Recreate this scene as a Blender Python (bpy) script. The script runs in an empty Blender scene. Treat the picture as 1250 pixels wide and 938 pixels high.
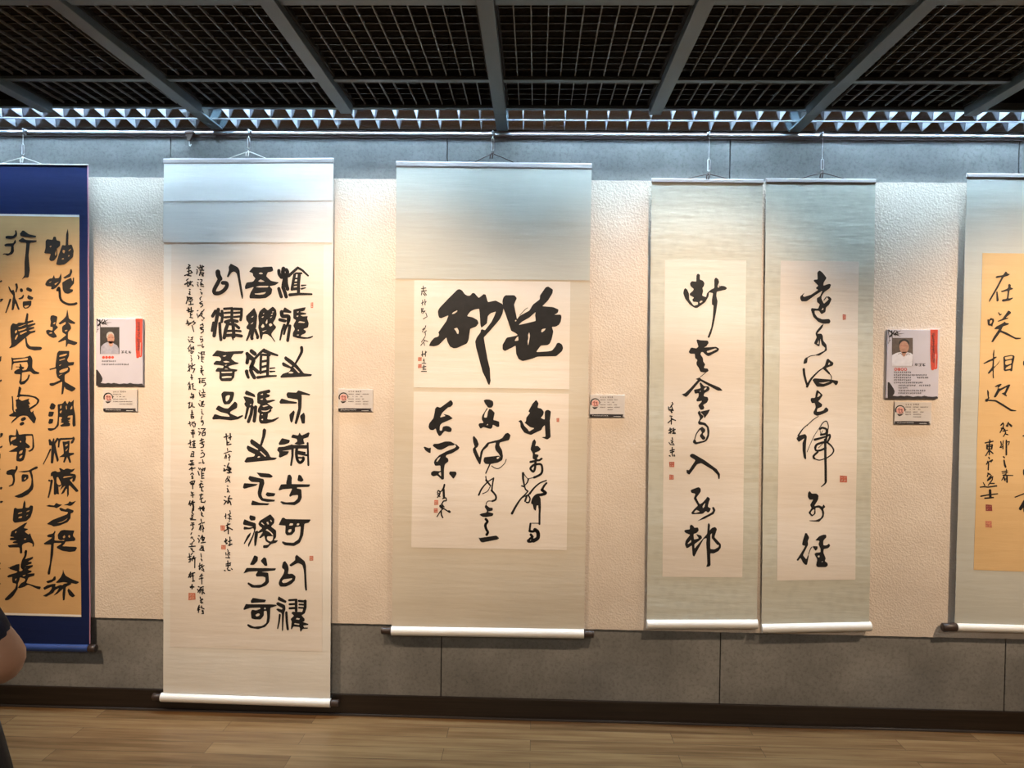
import bpy, bmesh, math, random
from mathutils import Vector, Matrix, noise
from mathutils.geometry import tessellate_polygon
PI = math.pi
S = bpy.context.scene
COL = S.collection

# ------------------------------------------------------------------ camera
CAM = Vector((0.0, -3.33, 1.509))
FPX = 957.5
_yaw, _pit, _rol = math.radians(-1.709), math.radians(-1.236), math.radians(0.781)
_f = Vector((math.sin(_yaw)*math.cos(_pit), math.cos(_yaw)*math.cos(_pit), math.sin(_pit)))
_r0 = Vector((math.cos(_yaw), -math.sin(_yaw), 0)); _u0 = _r0.cross(_f)
_r = _r0*math.cos(_rol) + _u0*math.sin(_rol); _u = -_r0*math.sin(_rol) + _u0*math.cos(_rol)
cam_d = bpy.data.cameras.new('camera'); cam = bpy.data.objects.new('camera', cam_d); COL.objects.link(cam)
cam_d.sensor_width = 36; cam_d.lens = 36*FPX/1250; cam_d.clip_start = 0.02
M = Matrix((( _r.x, _u.x, -_f.x, CAM.x), (_r.y, _u.y, -_f.y, CAM.y), (_r.z, _u.z, -_f.z, CAM.z), (0, 0, 0, 1)))
cam.matrix_world = M
S.camera = cam

def at(px, py, y=0.0):
    """point of the plane y = const seen at a photo position (the frame is 1250x938)"""
    d = _f*FPX + _r*(px-625) + _u*(469-py)
    return CAM + d*((y-CAM.y)/d.y)

# ------------------------------------------------------------------ world, lights, exposure
w = bpy.data.worlds.new('world'); S.world = w; w.use_nodes = True
w.node_tree.nodes['Background'].inputs[0].default_value = (0.9, 0.95, 1, 1)
w.node_tree.nodes['Background'].inputs[1].default_value = 0.05
S.view_settings.view_transform = 'Standard'; S.view_settings.look = 'None'
S.view_settings.exposure = 0.0; S.view_settings.gamma = 1.0
S.view_settings.use_curve_mapping = False
TUBE_FAR, TUBE_NEAR = 124.0, 208.0             # fluorescent tubes over the louvres: wall row, room row
WARM = (1.0, 0.735, 0.50)
def spot(x, y, z, tx, tz, e, ang, col=WARM, blend=0.9, rad=0.05):
    l = bpy.data.lights.new('track_light', 'SPOT'); l.energy = e; l.color = col
    l.spot_size = math.radians(ang); l.spot_blend = blend; l.shadow_soft_size = rad
    o = bpy.data.objects.new('track_light', l); COL.objects.link(o)
    o.location = (x, y, z)
    o.rotation_euler = (Vector((tx, 0, tz))-Vector((x, y, z))).to_track_quat('-Z', 'Y').to_euler()
for sx, tx, tz, e, ang in ((-2.30, -1.75, 1.10, 262, 58), (-0.85, -0.66, 1.42, 176, 66), (0.95, 0.52, 1.38, 158, 66), (2.65, 2.05, 1.24, 240, 65)):
    spot(sx, -1.45, 2.47, tx, tz, e, ang, blend=1.0)
def area(x, y, z, sx, sy, e, col, rx=0, ry=0):
    l = bpy.data.lights.new('ceiling_lamp', 'AREA'); l.shape = 'RECTANGLE'; l.size = sx; l.size_y = sy
    l.energy = e; l.color = col
    o = bpy.data.objects.new('ceiling_lamp', l); COL.objects.link(o); o.location = (x, y, z); o.rotation_euler = (rx, ry, 0)
for x in (-2.4, 0.0, 2.4):
    area(x, -4.2, 2.50, 1.2, 0.3, 25, (1.0, 0.88, 0.74))

# ------------------------------------------------------------------ materials
MATS = {}
def nmat(name, col, rough=0.6, metal=0.0, spec=0.5):
    m = bpy.data.materials.new(name); m.use_nodes = True
    b = m.node_tree.nodes['Principled BSDF']
    b.inputs['Base Color'].default_value = (*col, 1); b.inputs['Roughness'].default_value = rough
    b.inputs['Metallic'].default_value = metal; b.inputs['Specular IOR Level'].default_value = spec
    MATS[name] = m
    return m, m.node_tree.nodes, m.node_tree.links, b
def coords(n, l, scale=(1, 1, 1)):
    t = n.new('ShaderNodeTexCoord'); mp = n.new('ShaderNodeMapping'); mp.inputs['Scale'].default_value = scale
    l.new(t.outputs['Object'], mp.inputs[0]); return mp.outputs[0]
def noi(n, l, v, scale, detail=4, rough=0.55):
    t = n.new('ShaderNodeTexNoise'); t.inputs['Scale'].default_value = scale
    t.inputs['Detail'].default_value = detail; t.inputs['Roughness'].default_value = rough
    l.new(v, t.inputs['Vector']); return t.outputs['Fac']
def ramp(n, l, f, stops):
    r = n.new('ShaderNodeValToRGB'); e = r.color_ramp.elements
    while len(e) < len(stops): e.new(0.5)
    for k, (p, c) in enumerate(stops): e[k].position = p; e[k].color = (*c, 1)
    l.new(f, r.inputs[0]); return r.outputs[0]
def bump(n, l, h, b, dist, strength=1.0):
    k = n.new('ShaderNodeBump'); k.inputs['Distance'].default_value = dist; k.inputs['Strength'].default_value = strength
    l.new(h, k.inputs['Height']); l.new(k.outputs[0], b.inputs['Normal'])
def math_n(n, l, op, a, b):
    k = n.new('ShaderNodeMath'); k.operation = op
    for i, v in enumerate((a, b)):
        if isinstance(v, (int, float)): k.inputs[i].default_value = v
        else: l.new(v, k.inputs[i])
    return k.outputs[0]
def tint(name, col, var=0.12, scale=6, rough=0.7, bscale=None, bdist=0.001, stretch=(1, 1, 1), metal=0, spec=0.4):
    m, n, l, b = nmat(name, col, rough, metal, spec)
    v = coords(n, l, stretch)
    f = noi(n, l, v, scale)
    l.new(ramp(n, l, f, [(0.3, tuple(c*(1-var) for c in col)), (0.7, tuple(min(1, c*(1+var)) for c in col))]), b.inputs['Base Color'])
    if bscale: bump(n, l, noi(n, l, v, bscale, 6), b, bdist)
    return m

def concrete():
    m, n, l, b = nmat('concrete', (.2, .2, .2), 0.75, 0, 0.35)
    v = coords(n, l); a = noi(n, l, v, 2.3, 6, .65); g = noi(n, l, v, 70, 3, .7)
    c = ramp(n, l, a, [(.30, (.140, .140, .137)), (.5, (.208, .207, .201)), (.70, (.285, .282, .273))])
    d = ramp(n, l, g, [(.30, (.60, .60, .60)), (.52, (1, 1, 1)), (.75, (1.0, 1.0, 1.0))])
    mx = n.new('ShaderNodeMix'); mx.data_type = 'RGBA'; mx.blend_type = 'MULTIPLY'; mx.inputs[0].default_value = .75
    l.new(c, mx.inputs[6]); l.new(d, mx.inputs[7]); l.new(mx.outputs[2], b.inputs['Base Color'])
    bump(n, l, g, b, .0008, .6)
concrete()
def plaster():
    m, n, l, b = nmat('plaster', (.72, .63, .5), 0.9, 0, 0.15)
    v = coords(n, l)
    n1 = noi(n, l, v, 95, 5, .6); n2 = noi(n, l, v, 6, 3, .5)
    vo = n.new('ShaderNodeTexVoronoi'); vo.inputs['Scale'].default_value = 130; l.new(v, vo.inputs['Vector'])
    h = math_n(n, l, 'ADD', math_n(n, l, 'MULTIPLY', n1, 1.0), math_n(n, l, 'MULTIPLY', vo.outputs['Distance'], .6))
    l.new(ramp(n, l, n2, [(.3, (.66, .575, .495)), (.7, (.73, .645, .56))]), b.inputs['Base Color'])
    bump(n, l, h, b, .0017, .85)
plaster()
def paper(name, col, var=.05, rip=.0012, rough=.75):
    m, n, l, b = nmat(name, col, rough, 0, .25)
    v = coords(n, l); vs = coords(n, l, (2.2, 1.2, 20)); fine = coords(n, l, (60, 60, 420))
    f = noi(n, l, v, 3); r1 = noi(n, l, vs, 1.4, 4, .55); r2 = noi(n, l, fine, 1.0, 2)
    l.new(ramp(n, l, f, [(.3, tuple(c*(1-var) for c in col)), (.7, tuple(min(1, c*(1+var)) for c in col))]), b.inputs['Base Color'])
    h = math_n(n, l, 'ADD', r1, math_n(n, l, 'MULTIPLY', r2, .02))
    bump(n, l, h, b, rip*1.35, .8)
def brocade(name, col):
    m, n, l, b = nmat(name, col, .6, 0, .4)
    v = coords(n, l)
    vo = n.new('ShaderNodeTexVoronoi'); vo.inputs['Scale'].default_value = 26; l.new(v, vo.inputs['Vector'])
    f = noi(n, l, v, 38, 3)
    k = math_n(n, l, 'ADD', math_n(n, l, 'MULTIPLY', vo.outputs['Distance'], .7), math_n(n, l, 'MULTIPLY', f, .5))
    l.new(ramp(n, l, k, [(.35, tuple(c*.955 for c in col)), (.62, tuple(c*1.03 for c in col))]), b.inputs['Base Color'])
    vs = coords(n, l, (2.6, 1.2, 18)); bump(n, l, noi(n, l, vs, 1.4, 4), b, .0028, .8)
paper('sheet_white', (.74, .68, .62)); paper('mount_white', (.76, .74, .70)); paper('silk_ivory', (.60, .545, .455))
paper('head_silk', (.74, .725, .71)); paper('head_band', (.78, .78, .77))
paper('sheet_tan', (.56, .345, .155), .1); paper('silk_navy', (.0030, .0105, .066), .12); paper('sheet_gold', (.66, .45, .225), .06)
brocade('silk_sage', (.545, .55, .485)); paper('silk_grey', (.52, .525, .48))
tint('ink', (.011, .0105, .011), .3, 30, .62, spec=.3); tint('ink_pale', (.035, .03, .026), .3, 40, .7, spec=.3)
tint('seal_red', (.50, .15, .10), .25, 120, .7); tint('seal_faint', (.55, .20, .13), .25, 120, .7)
tint('binding_pink', (.45, .22, .30), .1, 20, .7)
tint('rod_grey', (.40, .36, .35), .06, 10, .55)
tint('roller_white', (.84, .83, .80), .03, 10, .35, spec=.5); tint('roller_blue', (.02, .05, .19), .1, 10, .5)
tint('knob_wood', (.045, .028, .022), .25, 30, .35); tint('cord_white', (.6, .58, .52), .1, 90, .7); tint('cord_brown', (.05, .03, .025), .2, 90, .7)
tint('grid_paint', (.080, .108, .124), .06, 8, .5); tint('void_black', (.004, .004, .004), .2, 3, .9); tint('mesh_wire', (.10, .10, .095), .15, 12, .45); tint('cross_wire', (.035, .034, .032), .15, 12, .5)
tint('conduit_brown', (.10, .06, .035), .2, 6, .7)
tint('rail_metal', (.82, .82, .84), .03, 10, .28, metal=.9); tint('rail_trim', (.17, .13, .125), .1, 10, .4)
tint('mirror_metal', (.42, .43, .47), .02, 10, .14, metal=1.0); tint('blade_metal', (.50, .53, .59), .03, 20, .38, metal=.75); tint('housing_grey', (.30, .31, .33), .05, 8, .5); tint('housing_dark', (.025, .025, .027), .05, 8, .5)
tint('clip_white', (.85, .85, .84), .03, 30, .4); tint('steel', (.6, .6, .62), .05, 30, .3, metal=.9)
tint('gloss_strip', (.05, .045, .045), .1, 10, .15, spec=.8); tint('photo_back', (.10, .075, .065), .2, 60, .5); tint('bracket_brown', (.10, .065, .05), .1, 30, .5)
tint('card_white', (.61, .58, .57), .03, 30, .6); tint('poster_white', (.53, .515, .60), .03, 10, .5); tint('print_black', (.02, .016, .018), .2, 60, .6)
tint('print_grey', (.16, .13, .12), .2, 60, .6); tint('print_red', (.55, .055, .03), .2, 40, .6); tint('print_pink', (.72, .36, .32), .1, 60, .6); tint('print_maroon', (.24, .05, .05), .2, 60, .6)
tint('photo_dark', (.028, .024, .024), .3, 60, .5); tint('photo_skin', (.45, .24, .17), .2, 90, .5); tint('photo_grey', (.42, .40, .38), .2, 90, .5)
tint('photo_shirt', (.34, .34, .42), .15, 80, .5); tint('photo_white', (.66, .66, .74), .08, 60, .5); tint('photo_hair', (.02, .016, .015), .2, 60, .5)
tint('print_white', (.75, .74, .74), .05, 60, .6)
tint('wall_paint', (.42, .40, .37), .05, 3, .85)
tint('skin', (.50, .29, .20), .08, 18, .5, 160, .0004); tint('navy_cloth', (.012, .016, .04), .2, 40, .85, 300, .0006)
tint('black_cloth', (.010, .010, .012), .2, 40, .9, 300, .0006); tint('hair', (.015, .011, .009), .3, 60, .45, 200, .001, (1, 1, .1)); tint('shoe_black', (.014, .013, .013), .2, 20, .4)
tint('lip', (.42, .16, .13), .1, 30, .5); tint('eye_white', (.75, .73, .7), .03, 30, .3); tint('iris', (.02, .012, .008), .1, 30, .2); tint('nail', (.62, .38, .31), .05, 30, .35)
def wood_dark():
    m, n, l, b = nmat('wood_dark', (.04, .025, .018), .32, 0, .45)
    v = coords(n, l, (1.2, 8, 60)); f = noi(n, l, v, 1.6, 5)
    l.new(ramp(n, l, f, [(.3, (.010, .006, .005)), (.7, (.026, .017, .012))]), b.inputs['Base Color']); bump(n, l, f, b, .0006)
wood_dark()
def floor_mat():
    m, n, l, b = nmat('floor_planks', (.3, .2, .1), .27, 0, .45)
    v = coords(n, l)
    br = n.new('ShaderNodeTexBrick'); l.new(v, br.inputs['Vector']); br.offset = .37; br.squash = 1
    br.inputs['Scale'].default_value = 1; br.inputs['Brick Width'].default_value = .92; br.inputs['Row Height'].default_value = .092
    br.inputs['Mortar Size'].default_value = .0010; br.inputs['Mortar Smooth'].default_value = .2
    br.inputs['Color1'].default_value = (0, 0, 0, 1); br.inputs['Color2'].default_value = (1, 1, 1, 1); br.inputs['Mortar'].default_value = (.5, .5, .5, 1)
    sep = n.new('ShaderNodeSeparateColor'); l.new(br.outputs['Color'], sep.inputs[0])
    # grain, shifted plank by plank
    cmb = n.new('ShaderNodeCombineXYZ'); l.new(math_n(n, l, 'MULTIPLY', sep.outputs[0], 31.0), cmb.inputs[2]); l.new(math_n(n, l, 'MULTIPLY', sep.outputs[0], 17.0), cmb.inputs[0])
    ad = n.new('ShaderNodeVectorMath'); l.new(coords(n, l, (1.0, 15, 1)), ad.inputs[0]); l.new(cmb.outputs[0], ad.inputs[1])
    g = noi(n, l, ad.outputs[0], 2.0, 6, .6)
    g2 = math_n(n, l, 'ADD', math_n(n, l, 'MULTIPLY', g, .78), math_n(n, l, 'MULTIPLY', sep.outputs[0], .20))
    c = ramp(n, l, g2, [(.30, (.120, .062, .026)), (.48, (.205, .112, .047)), (.66, (.29, .172, .078))])
    mx = n.new('ShaderNodeMix'); mx.data_type = 'RGBA'; l.new(br.outputs['Fac'], mx.inputs[0]); l.new(c, mx.inputs[6]); mx.inputs[7].default_value = (.09, .055, .03, 1)
    l.new(mx.outputs[2], b.inputs['Base Color']); bump(n, l, g, b, .0004)
floor_mat()
def glow(name, col, s):
    m = bpy.data.materials.new(name); m.use_nodes = True; n = m.node_tree.nodes; l = m.node_tree.links
    n.clear(); e = n.new('ShaderNodeEmission'); e.inputs[0].default_value = (*col, 1); e.inputs[1].default_value = s
    o = n.new('ShaderNodeOutputMaterial'); l.new(e.outputs[0], o.inputs[0]); MATS[name] = m
glow('tube_far', (.57, .81, 1.0), TUBE_FAR); glow('tube_near', (.60, .83, 1.0), TUBE_NEAR)

# ------------------------------------------------------------------ mesh helpers
def link(name, bm, m, parent=None, smooth=False):
    me = bpy.data.meshes.new(name); bm.to_mesh(me); bm.free()
    if smooth:
        for p in me.polygons: p.use_smooth = True
    me.materials.append(MATS[m]); o = bpy.data.objects.new(name, me); COL.objects.link(o)
    if parent is not None: child(o, parent)
    return o
def child(o, parent):
    """parts are built in place; the thing's own spot is taken out again"""
    o.parent = parent
    if parent.parent is None: o.matrix_parent_inverse = Matrix.Translation(-parent.location)
def thing(name, label, cat, loc=(0, 0, 0), group=None):
    o = bpy.data.objects.new(name, None); COL.objects.link(o); o.location = loc; o.empty_display_size = .05
    return tag(o, label, cat, group)
def tag(o, label=None, cat=None, group=None, kind=None):
    for k, v in (('label', label), ('category', cat), ('group', group), ('kind', kind)):
        if v: o[k] = v
    return o
def struct(name, bm, m, label=None, smooth=False):
    o = link(name, bm, m, None, smooth); o['kind'] = 'structure'
    if label: o['label'] = label
    return o
def box(bm, x0, x1, y0, y1, z0, z1, bev=0):
    r = bmesh.ops.create_cube(bm, size=1)
    for v in r['verts']: v.co = Vector(((x0+x1)/2+v.co.x*(x1-x0), (y0+y1)/2+v.co.y*(y1-y0), (z0+z1)/2+v.co.z*(z1-z0)))
    if bev:
        es = {e for v in r['verts'] for e in v.link_edges}
        bmesh.ops.bevel(bm, geom=list(es), offset=bev, segments=2, affect='EDGES', profile=.5)
def tube(bm, pts, rad, seg=10, cap=True):
    """sweep a circle along points; rad is one radius or one per point"""
    pts = [Vector(p) for p in pts]; n = len(pts)
    rs = rad if isinstance(rad, (list, tuple)) else [rad]*n
    rings = []; prev = None
    for i, p in enumerate(pts):
        t = (pts[min(i+1, n-1)]-pts[max(i-1, 0)]).normalized()
        if prev is None: a = t.orthogonal().normalized()
        else: a = (prev - t*prev.dot(t)).normalized()
        prev = a; b = t.cross(a)
        rings.append([bm.verts.new(p+(a*math.cos(2*PI*k/seg)+b*math.sin(2*PI*k/seg))*rs[i]) for k in range(seg)])
    for i in range(n-1):
        for k in range(seg): bm.faces.new((rings[i][k], rings[i][(k+1) % seg], rings[i+1][(k+1) % seg], rings[i+1][k]))
    if cap: bm.faces.new(rings[0][::-1]); bm.faces.new(rings[-1])
def spline(pts, k=6):
    P = [Vector(p) for p in pts]
    if len(P) < 3: return P
    out = []
    for i in range(len(P)-1):
        a, b, c, d = P[max(i-1, 0)], P[i], P[i+1], P[min(i+2, len(P)-1)]
        for j in range(k):
            t = j/k; out.append(.5*((2*b)+(c-a)*t+(2*a-5*b+4*c-d)*t*t+(3*b-a-3*c+d)*t**3))
    return out+[P[-1]]

def crisp(bm, ang=.9):
    for e in bm.edges:
        if len(e.link_faces) == 2 and e.calc_face_angle() > ang: e.smooth = False
# ------------------------------------------------------------------ brush writing
def poly2(bm, loops):
    L = [[Vector((x, y, 0)) for x, y in lp] for lp in loops]
    flat = [v for lp in L for v in lp]
    vs = [bm.verts.new(v) for v in flat]
    for a, b, c in tessellate_polygon(L):
        try: bm.faces.new((vs[a], vs[b], vs[c]))
        except ValueError: pass
def round_loop(lp, k=3):
    """ease the corners of a traced outline, as a wet brush does"""
    n = len(lp); out = []
    for i in range(n):
        a, b, c = Vector(lp[i-1]), Vector(lp[i]), Vector(lp[(i+1) % n])
        d1, d2 = (a-b).length, (c-b).length
        if d1 < 1e-6 or d2 < 1e-6: continue
        r = min(.34*d1, .34*d2, 1.3)
        p, q = b+(a-b)/d1*r, b+(c-b)/d2*r
        for j in range(k+1):
            t = j/k; out.append(tuple((1-t)**2*p+2*t*(1-t)*b+t*t*q))
    return out
def stroke2(bm, pts, w0, w1, smooth):
    P = [Vector((x, y, 0)) for x, y in pts]
    if smooth and len(P) > 2: P = spline(P, 6)
    n = len(P); tot = sum((P[i+1]-P[i]).length for i in range(n-1)) or 1; s = 0
    rs = []
    for i in range(n):
        rs.append(.5*(w0+(w1-w0)*s/tot))
        if i < n-1: s += (P[i+1]-P[i]).length
    for i in range(n-1):
        d = P[i+1]-P[i]
        if d.length < 1e-6: continue
        t = Vector((-d.y, d.x, 0)).normalized()
        vs = [bm.verts.new(v) for v in (P[i]+t*rs[i], P[i]-t*rs[i], P[i+1]-t*rs[i+1], P[i+1]+t*rs[i+1])]
        bm.faces.new(vs)
    for i in range(n):
        vs = [bm.verts.new(P[i]+Vector((math.cos(2*PI*k/10), math.sin(2*PI*k/10), 0))*rs[i]) for k in range(10)]
        bm.faces.new(vs)
def ink_bm(text, keep=None):
    """brush strokes as flat outlines, in photo units"""
    bm = bmesh.new(); ox = oy = 0; sc = 10.0
    for line in text.strip().splitlines():
        tk = line.split()
        if not tk: continue
        if tk[0][0] == '@':
            ox, oy = float(tk[0][1:]), float(tk[1]); sc = float(tk[2]) if len(tk) > 2 else 10.0; continue
        f = lambda s: [(ox+float(s[i])/sc, oy+float(s[i+1])/sc) for i in range(0, len(s)-1, 2)]
        if tk[0] == 'p':
            loops = [round_loop(f(part.split())) if len(part.split()) > 0 else [] for part in ' '.join(tk[1:]).split('|')]
            poly2(bm, loops); continue
        h = tk[0]; sm = h[0] == 's'; h = h.lstrip('s')
        a, b = (h.split('>')+[h])[:2] if '>' in h else (h, h)
        for part in ' '.join(tk[1:]).split('/'): stroke2(bm, f(part.split()), float(a)/sc, float(b)/sc, sm)
    return bm

# ================================================================== the room
FL, CE = 0.0, 2.528
Z_PT, Z_PB, Z_BT = 2.298, 0.399, 0.091          # plaster top / bottom, baseboard top
bm = bmesh.new(); box(bm, -5.5, 5.5, -7.0, 0.15, -.12, 0)
struct('floor', bm, 'floor_planks', 'light brown wood plank floor')
# back wall: concrete slabs with open joints over a dark core
bm = bmesh.new(); box(bm, -5.5, 5.5, .012, .16, 0, 3.1); struct('wall_core', bm, 'void_black')
jx = [-5.5, -3.948, -2.761, -1.574, -.387, .801, 1.989, 3.176, 4.363, 5.5]
for k in range(len(jx)-1):
    bm = bmesh.new(); box(bm, jx[k]+.002, jx[k+1]-.002, 0, .02, .06, 3.1, .0015)
    struct('wall_back', bm, 'concrete', 'grey concrete wall panel with fine pitting')
bm = bmesh.new(); rnd = random.Random(4)
# rough plaster band: slab with an uneven trowelled edge at the top
n = 560; ring = []
for i in range(n+1):
    x = -5.5+11*i/n
    ring.append((x, Z_PT+.0025*noise.noise(Vector((x*14, 0, 0)))+.002*noise.noise(Vector((x*60, 3, 0))), Z_PB+.0015*noise.noise(Vector((x*30, 7, 0)))))
V = [[bm.verts.new(p) for p in ((x, -.009, zt), (x, -.009, zb), (x, .004, zb), (x, .004, zt))] for x, zt, zb in ring]
for i in range(n):
    for k in range(4): bm.faces.new((V[i][k], V[i][(k+1) % 4], V[i+1][(k+1) % 4], V[i+1][k]))
struct('trim_1', bm, 'plaster', 'cream rough plaster band across the middle of the wall')
bm = bmesh.new(); box(bm, -5.5, 5.5, -.011, .01, .010, Z_BT, .002); struct('baseboard_back', bm, 'wood_dark', 'dark brown wood baseboard')
bm = bmesh.new(); box(bm, -5.5, 5.5, -.016, .0, 0.0, .010, .002); struct('trim_2', bm, 'gloss_strip', 'thin sealing strip along the foot of the baseboard')
for nm, args in (('wall_left', (-5.62, -5.5, -7, .15, 0, 3.3)), ('wall_right', (5.5, 5.62, -7, .15, 0, 3.3)), ('wall_front', (-5.62, 5.62, -7.12, -7, 0, 3.3))):
    bm = bmesh.new(); box(bm, *args); struct(nm, bm, 'wall_paint')
bm = bmesh.new(); box(bm, -5.62, 5.62, -7.1, .16, 3.1, 3.25); struct('ceiling', bm, 'void_black', 'black void above the open grid ceiling')

# ceiling grid
BX = [-1.368-.6073*k for k in (4, 3, 2, 1)]+[-1.368, -.763, -.154, .453, 1.061]+[1.061+.6073*k for k in (1, 2, 3, 4)]
CY = [-.205, -.509, -1.115, -1.722]
for k, x in enumerate(BX):
    bm = bmesh.new(); yw = -.012 if k % 2 == 0 else CY[0]-.0132      # every other beam runs on under the strip lights
    box(bm, x-.024, x+.024, -1.75, CY[0]-.0132, CE-.006, CE+.040, .002)
    if k % 2 == 0: box(bm, x-.024, x+.024, CY[0]-.0135, -.012, CE-.006, CE+.001, .001)
    for v in bm.verts: v.co.z -= .020*(1.75+v.co.y)/1.75
    struct('trim_3', bm, 'grid_paint', 'blue grey ceiling beam square to the wall')
for y, wd in zip(CY, (.026, .030, .036, .036)):
    bm = bmesh.new()
    for a, b in zip([-5.4]+BX, BX+[5.4]): box(bm, a+(.0245 if y < -.3 else .002), b-(.0245 if y < -.3 else .002), y-wd/2, y+wd/2, CE+.001, CE+.030, .0015)
    struct('trim_4', bm, 'grid_paint', 'blue grey ceiling cross bar parallel to the wall')
bm = bmesh.new(); box(bm, -5.45, 5.45, -7.0, -1.76, CE+.02, CE+.05); struct('ceiling', bm, 'void_black', 'dark ceiling beyond the open grid')

# wire mesh panels
ordn = ['first', 'second', 'third', 'fourth', 'fifth', 'sixth', 'seventh', 'eighth']
def grille(x0, x1, y0, y1, label):
    t = thing('ceiling_grille', label, 'ceiling panel', ((x0+x1)/2, (y0+y1)/2, CE+.012), 'wire mesh ceiling panels')
    bm = bmesh.new(); z0, z1 = CE+.012, CE+.020
    nx = max(2, round((x1-x0)/.0505)); ny = max(2, round((y1-y0)/.0505))
    for i in range(1, nx):
        x = x0+(x1-x0)*i/nx; box(bm, x-.0016, x+.0016, y0, y1, z0, z1)
    link('wire_mesh', bm, 'mesh_wire', t)
    bm = bmesh.new()
    for j in range(1, ny):
        y = y0+(y1-y0)*j/ny; box(bm, x0, x1, y-.0016, y+.0016, z0+.006, z1+.004)
    link('cross_wires', bm, 'cross_wire', t)
    bm = bmesh.new()
    box(bm, x0, x1, y0, y0+.008, z0-.002, z1+.006); box(bm, x0, x1, y1-.008, y1, z0-.002, z1+.006)
    box(bm, x0, x0+.008, y0+.008, y1-.008, z0-.002, z1+.006); box(bm, x1-.008, x1, y0+.008, y1-.008, z0-.002, z1+.006)
    link('frame', bm, 'void_black', t)
cols = list(range(2, 10))
for r, (ya, yb, row) in enumerate(((CY[1]+.0152, CY[0]-.0132, 'short row nearest the louvred lights'), (CY[2]+.0182, CY[1]-.0152, 'long row further from the wall'))):
    for q, k in enumerate(range(3, 9)):
        side = ['leftmost', 'second from left', 'third from left', 'third from right', 'second from right', 'rightmost'][q]
        grille(BX[k]+.0245, BX[k+1]-.0245, ya, yb, f'black wire mesh ceiling panel, {side} in the {row}')
# conduits in the void
for k, (y, z, r, lab) in enumerate(((-.62, 2.80, .022, 'brown pipe running above the mesh close to the wall'), (-1.30, 2.86, .03, 'thick brown pipe running above the mesh further from the wall'))):
    bm = bmesh.new(); tube(bm, [(-5.3+1.06*i, y, z) for i in range(11)], r, 12)
    for i in range(9): tube(bm, [(-4.6+1.2*i, y, z), (-4.57+1.2*i, y, z)], r*1.25, 12); box(bm, -4.59+1.2*i, -4.58+1.2*i, y-.004, y+.004, z, 3.1)
    tag(link('ceiling_pipe', bm, 'conduit_brown', None, True), lab, 'pipe', 'pipes above the grid')

# ------------------------------------------------------------------ louvred fluorescent fixtures
LY0, LYM, LY1 = -.188, -.101, -.018             # near rim, divider, far rim
LH = .066                                       # trough height
ZB = CE+.006
TILT = -.168                                    # the fixtures lean towards the wall
def trough_side(bm, ya, yb, x0, x1):
    """curved reflector from the rim (ya, bottom) up to (yb, top)"""
    pts = [(ya+(yb-ya)*(t**1.1), ZB+LH*t) for t in [i/6 for i in range(7)]]
    a = [bm.verts.new((x0, y, z)) for y, z in pts]; b = [bm.verts.new((x1, y, z)) for y, z in pts]
    for i in range(6): bm.faces.new((a[i], a[i+1], b[i+1], b[i]))
def link_f(name, bm, m, parent, smooth=False):
    for v in bm.verts: v.co.z += TILT*(v.co.y-LY0)
    return link(name, bm, m, parent, smooth)
def fixture(x0, x1, label):
    t = thing('louvre_light', label, 'ceiling light', ((x0+x1)/2, (LY0+LY1)/2, ZB), 'louvred strip lights along the wall')
    bm = bmesh.new()
    box(bm, x0, x1, LY0-.004, LY1+.004, ZB+LH+.034, ZB+LH+.040)
    for y in (LY0-.004, LY1+.003): box(bm, x0, x1, y, y+.0015, ZB, ZB+LH+.034)
    link_f('housing', bm, 'housing_dark', t)
    for xx in (x0, x1-.002):
        bm = bmesh.new(); box(bm, xx, xx+.002, LY0-.0025, LY1+.003, ZB, ZB+LH+.034); link_f('end_plate', bm, 'void_black', t)
    bm = bmesh.new(); g = .027
    for ya, yb in ((LY0, LYM-.002), (LYM+.002, LY1)):
        trough_side(bm, ya, ya+g, x0+.003, x1-.003); trough_side(bm, yb, yb-g, x0+.003, x1-.003)
    link_f('reflector', bm, 'mirror_metal', t, True)
    bm = bmesh.new(); box(bm, x0+.003, x1-.003, LYM-.0028, LYM+.0028, ZB-.002, ZB+.012, .001); link_f('divider', bm, 'blade_metal', t)
    n = 14
    for ya, yb, off in ((LY0, LYM-.003, .0), (LYM+.003, LY1, .0)):
        for k in range(n):
            if k == 0: continue
            x = x0+(x1-x0)*k/n; bm = bmesh.new()
            c = [(ya+.001, ZB), (yb-.001, ZB), (yb-.019, ZB+.046), (ya+.019, ZB+.046)]
            A = [bm.verts.new((x-(.0012 if z == ZB else .0045), y, z)) for y, z in c]; B = [bm.verts.new((x+(.0012 if z == ZB else .0045), y, z)) for y, z in c]
            bm.faces.new(A[::-1]); bm.faces.new(B)
            for i in range(4): bm.faces.new((A[i], A[(i+1) % 4], B[(i+1) % 4], B[i]))
            link_f('louvre_blade', bm, 'blade_metal', t)
    for ya, yb in ((LY0, LYM), (LYM, LY1)):
        yc = (ya+yb)/2; zc = ZB+LH+.014
        bm = bmesh.new(); tube(bm, [(x0+.04, yc, zc), (x1-.04, yc, zc)], .0125, 14); g = link_f('fluorescent_tube', bm, 'tube_near' if ya == LY0 else 'tube_far', t, True)
        for xx in (x0+.008, x1-.04):
            bm = bmesh.new(); tube(bm, [(xx, yc, zc), (xx+.032, yc, zc)], .014, 12); link_f('tube_cap', bm, 'housing_grey', g)
FX = [BX[2], BX[4], BX[6], BX[8], BX[10]]
names = ['louvred strip light at the far left of the ceiling edge', 'louvred strip light above the left white scroll', 'louvred strip light above the gap right of the centre scroll', 'louvred strip light at the far right of the ceiling edge']
for k in range(4): fixture(FX[k]+.0015, FX[k+1]-.0015, names[k])

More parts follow.
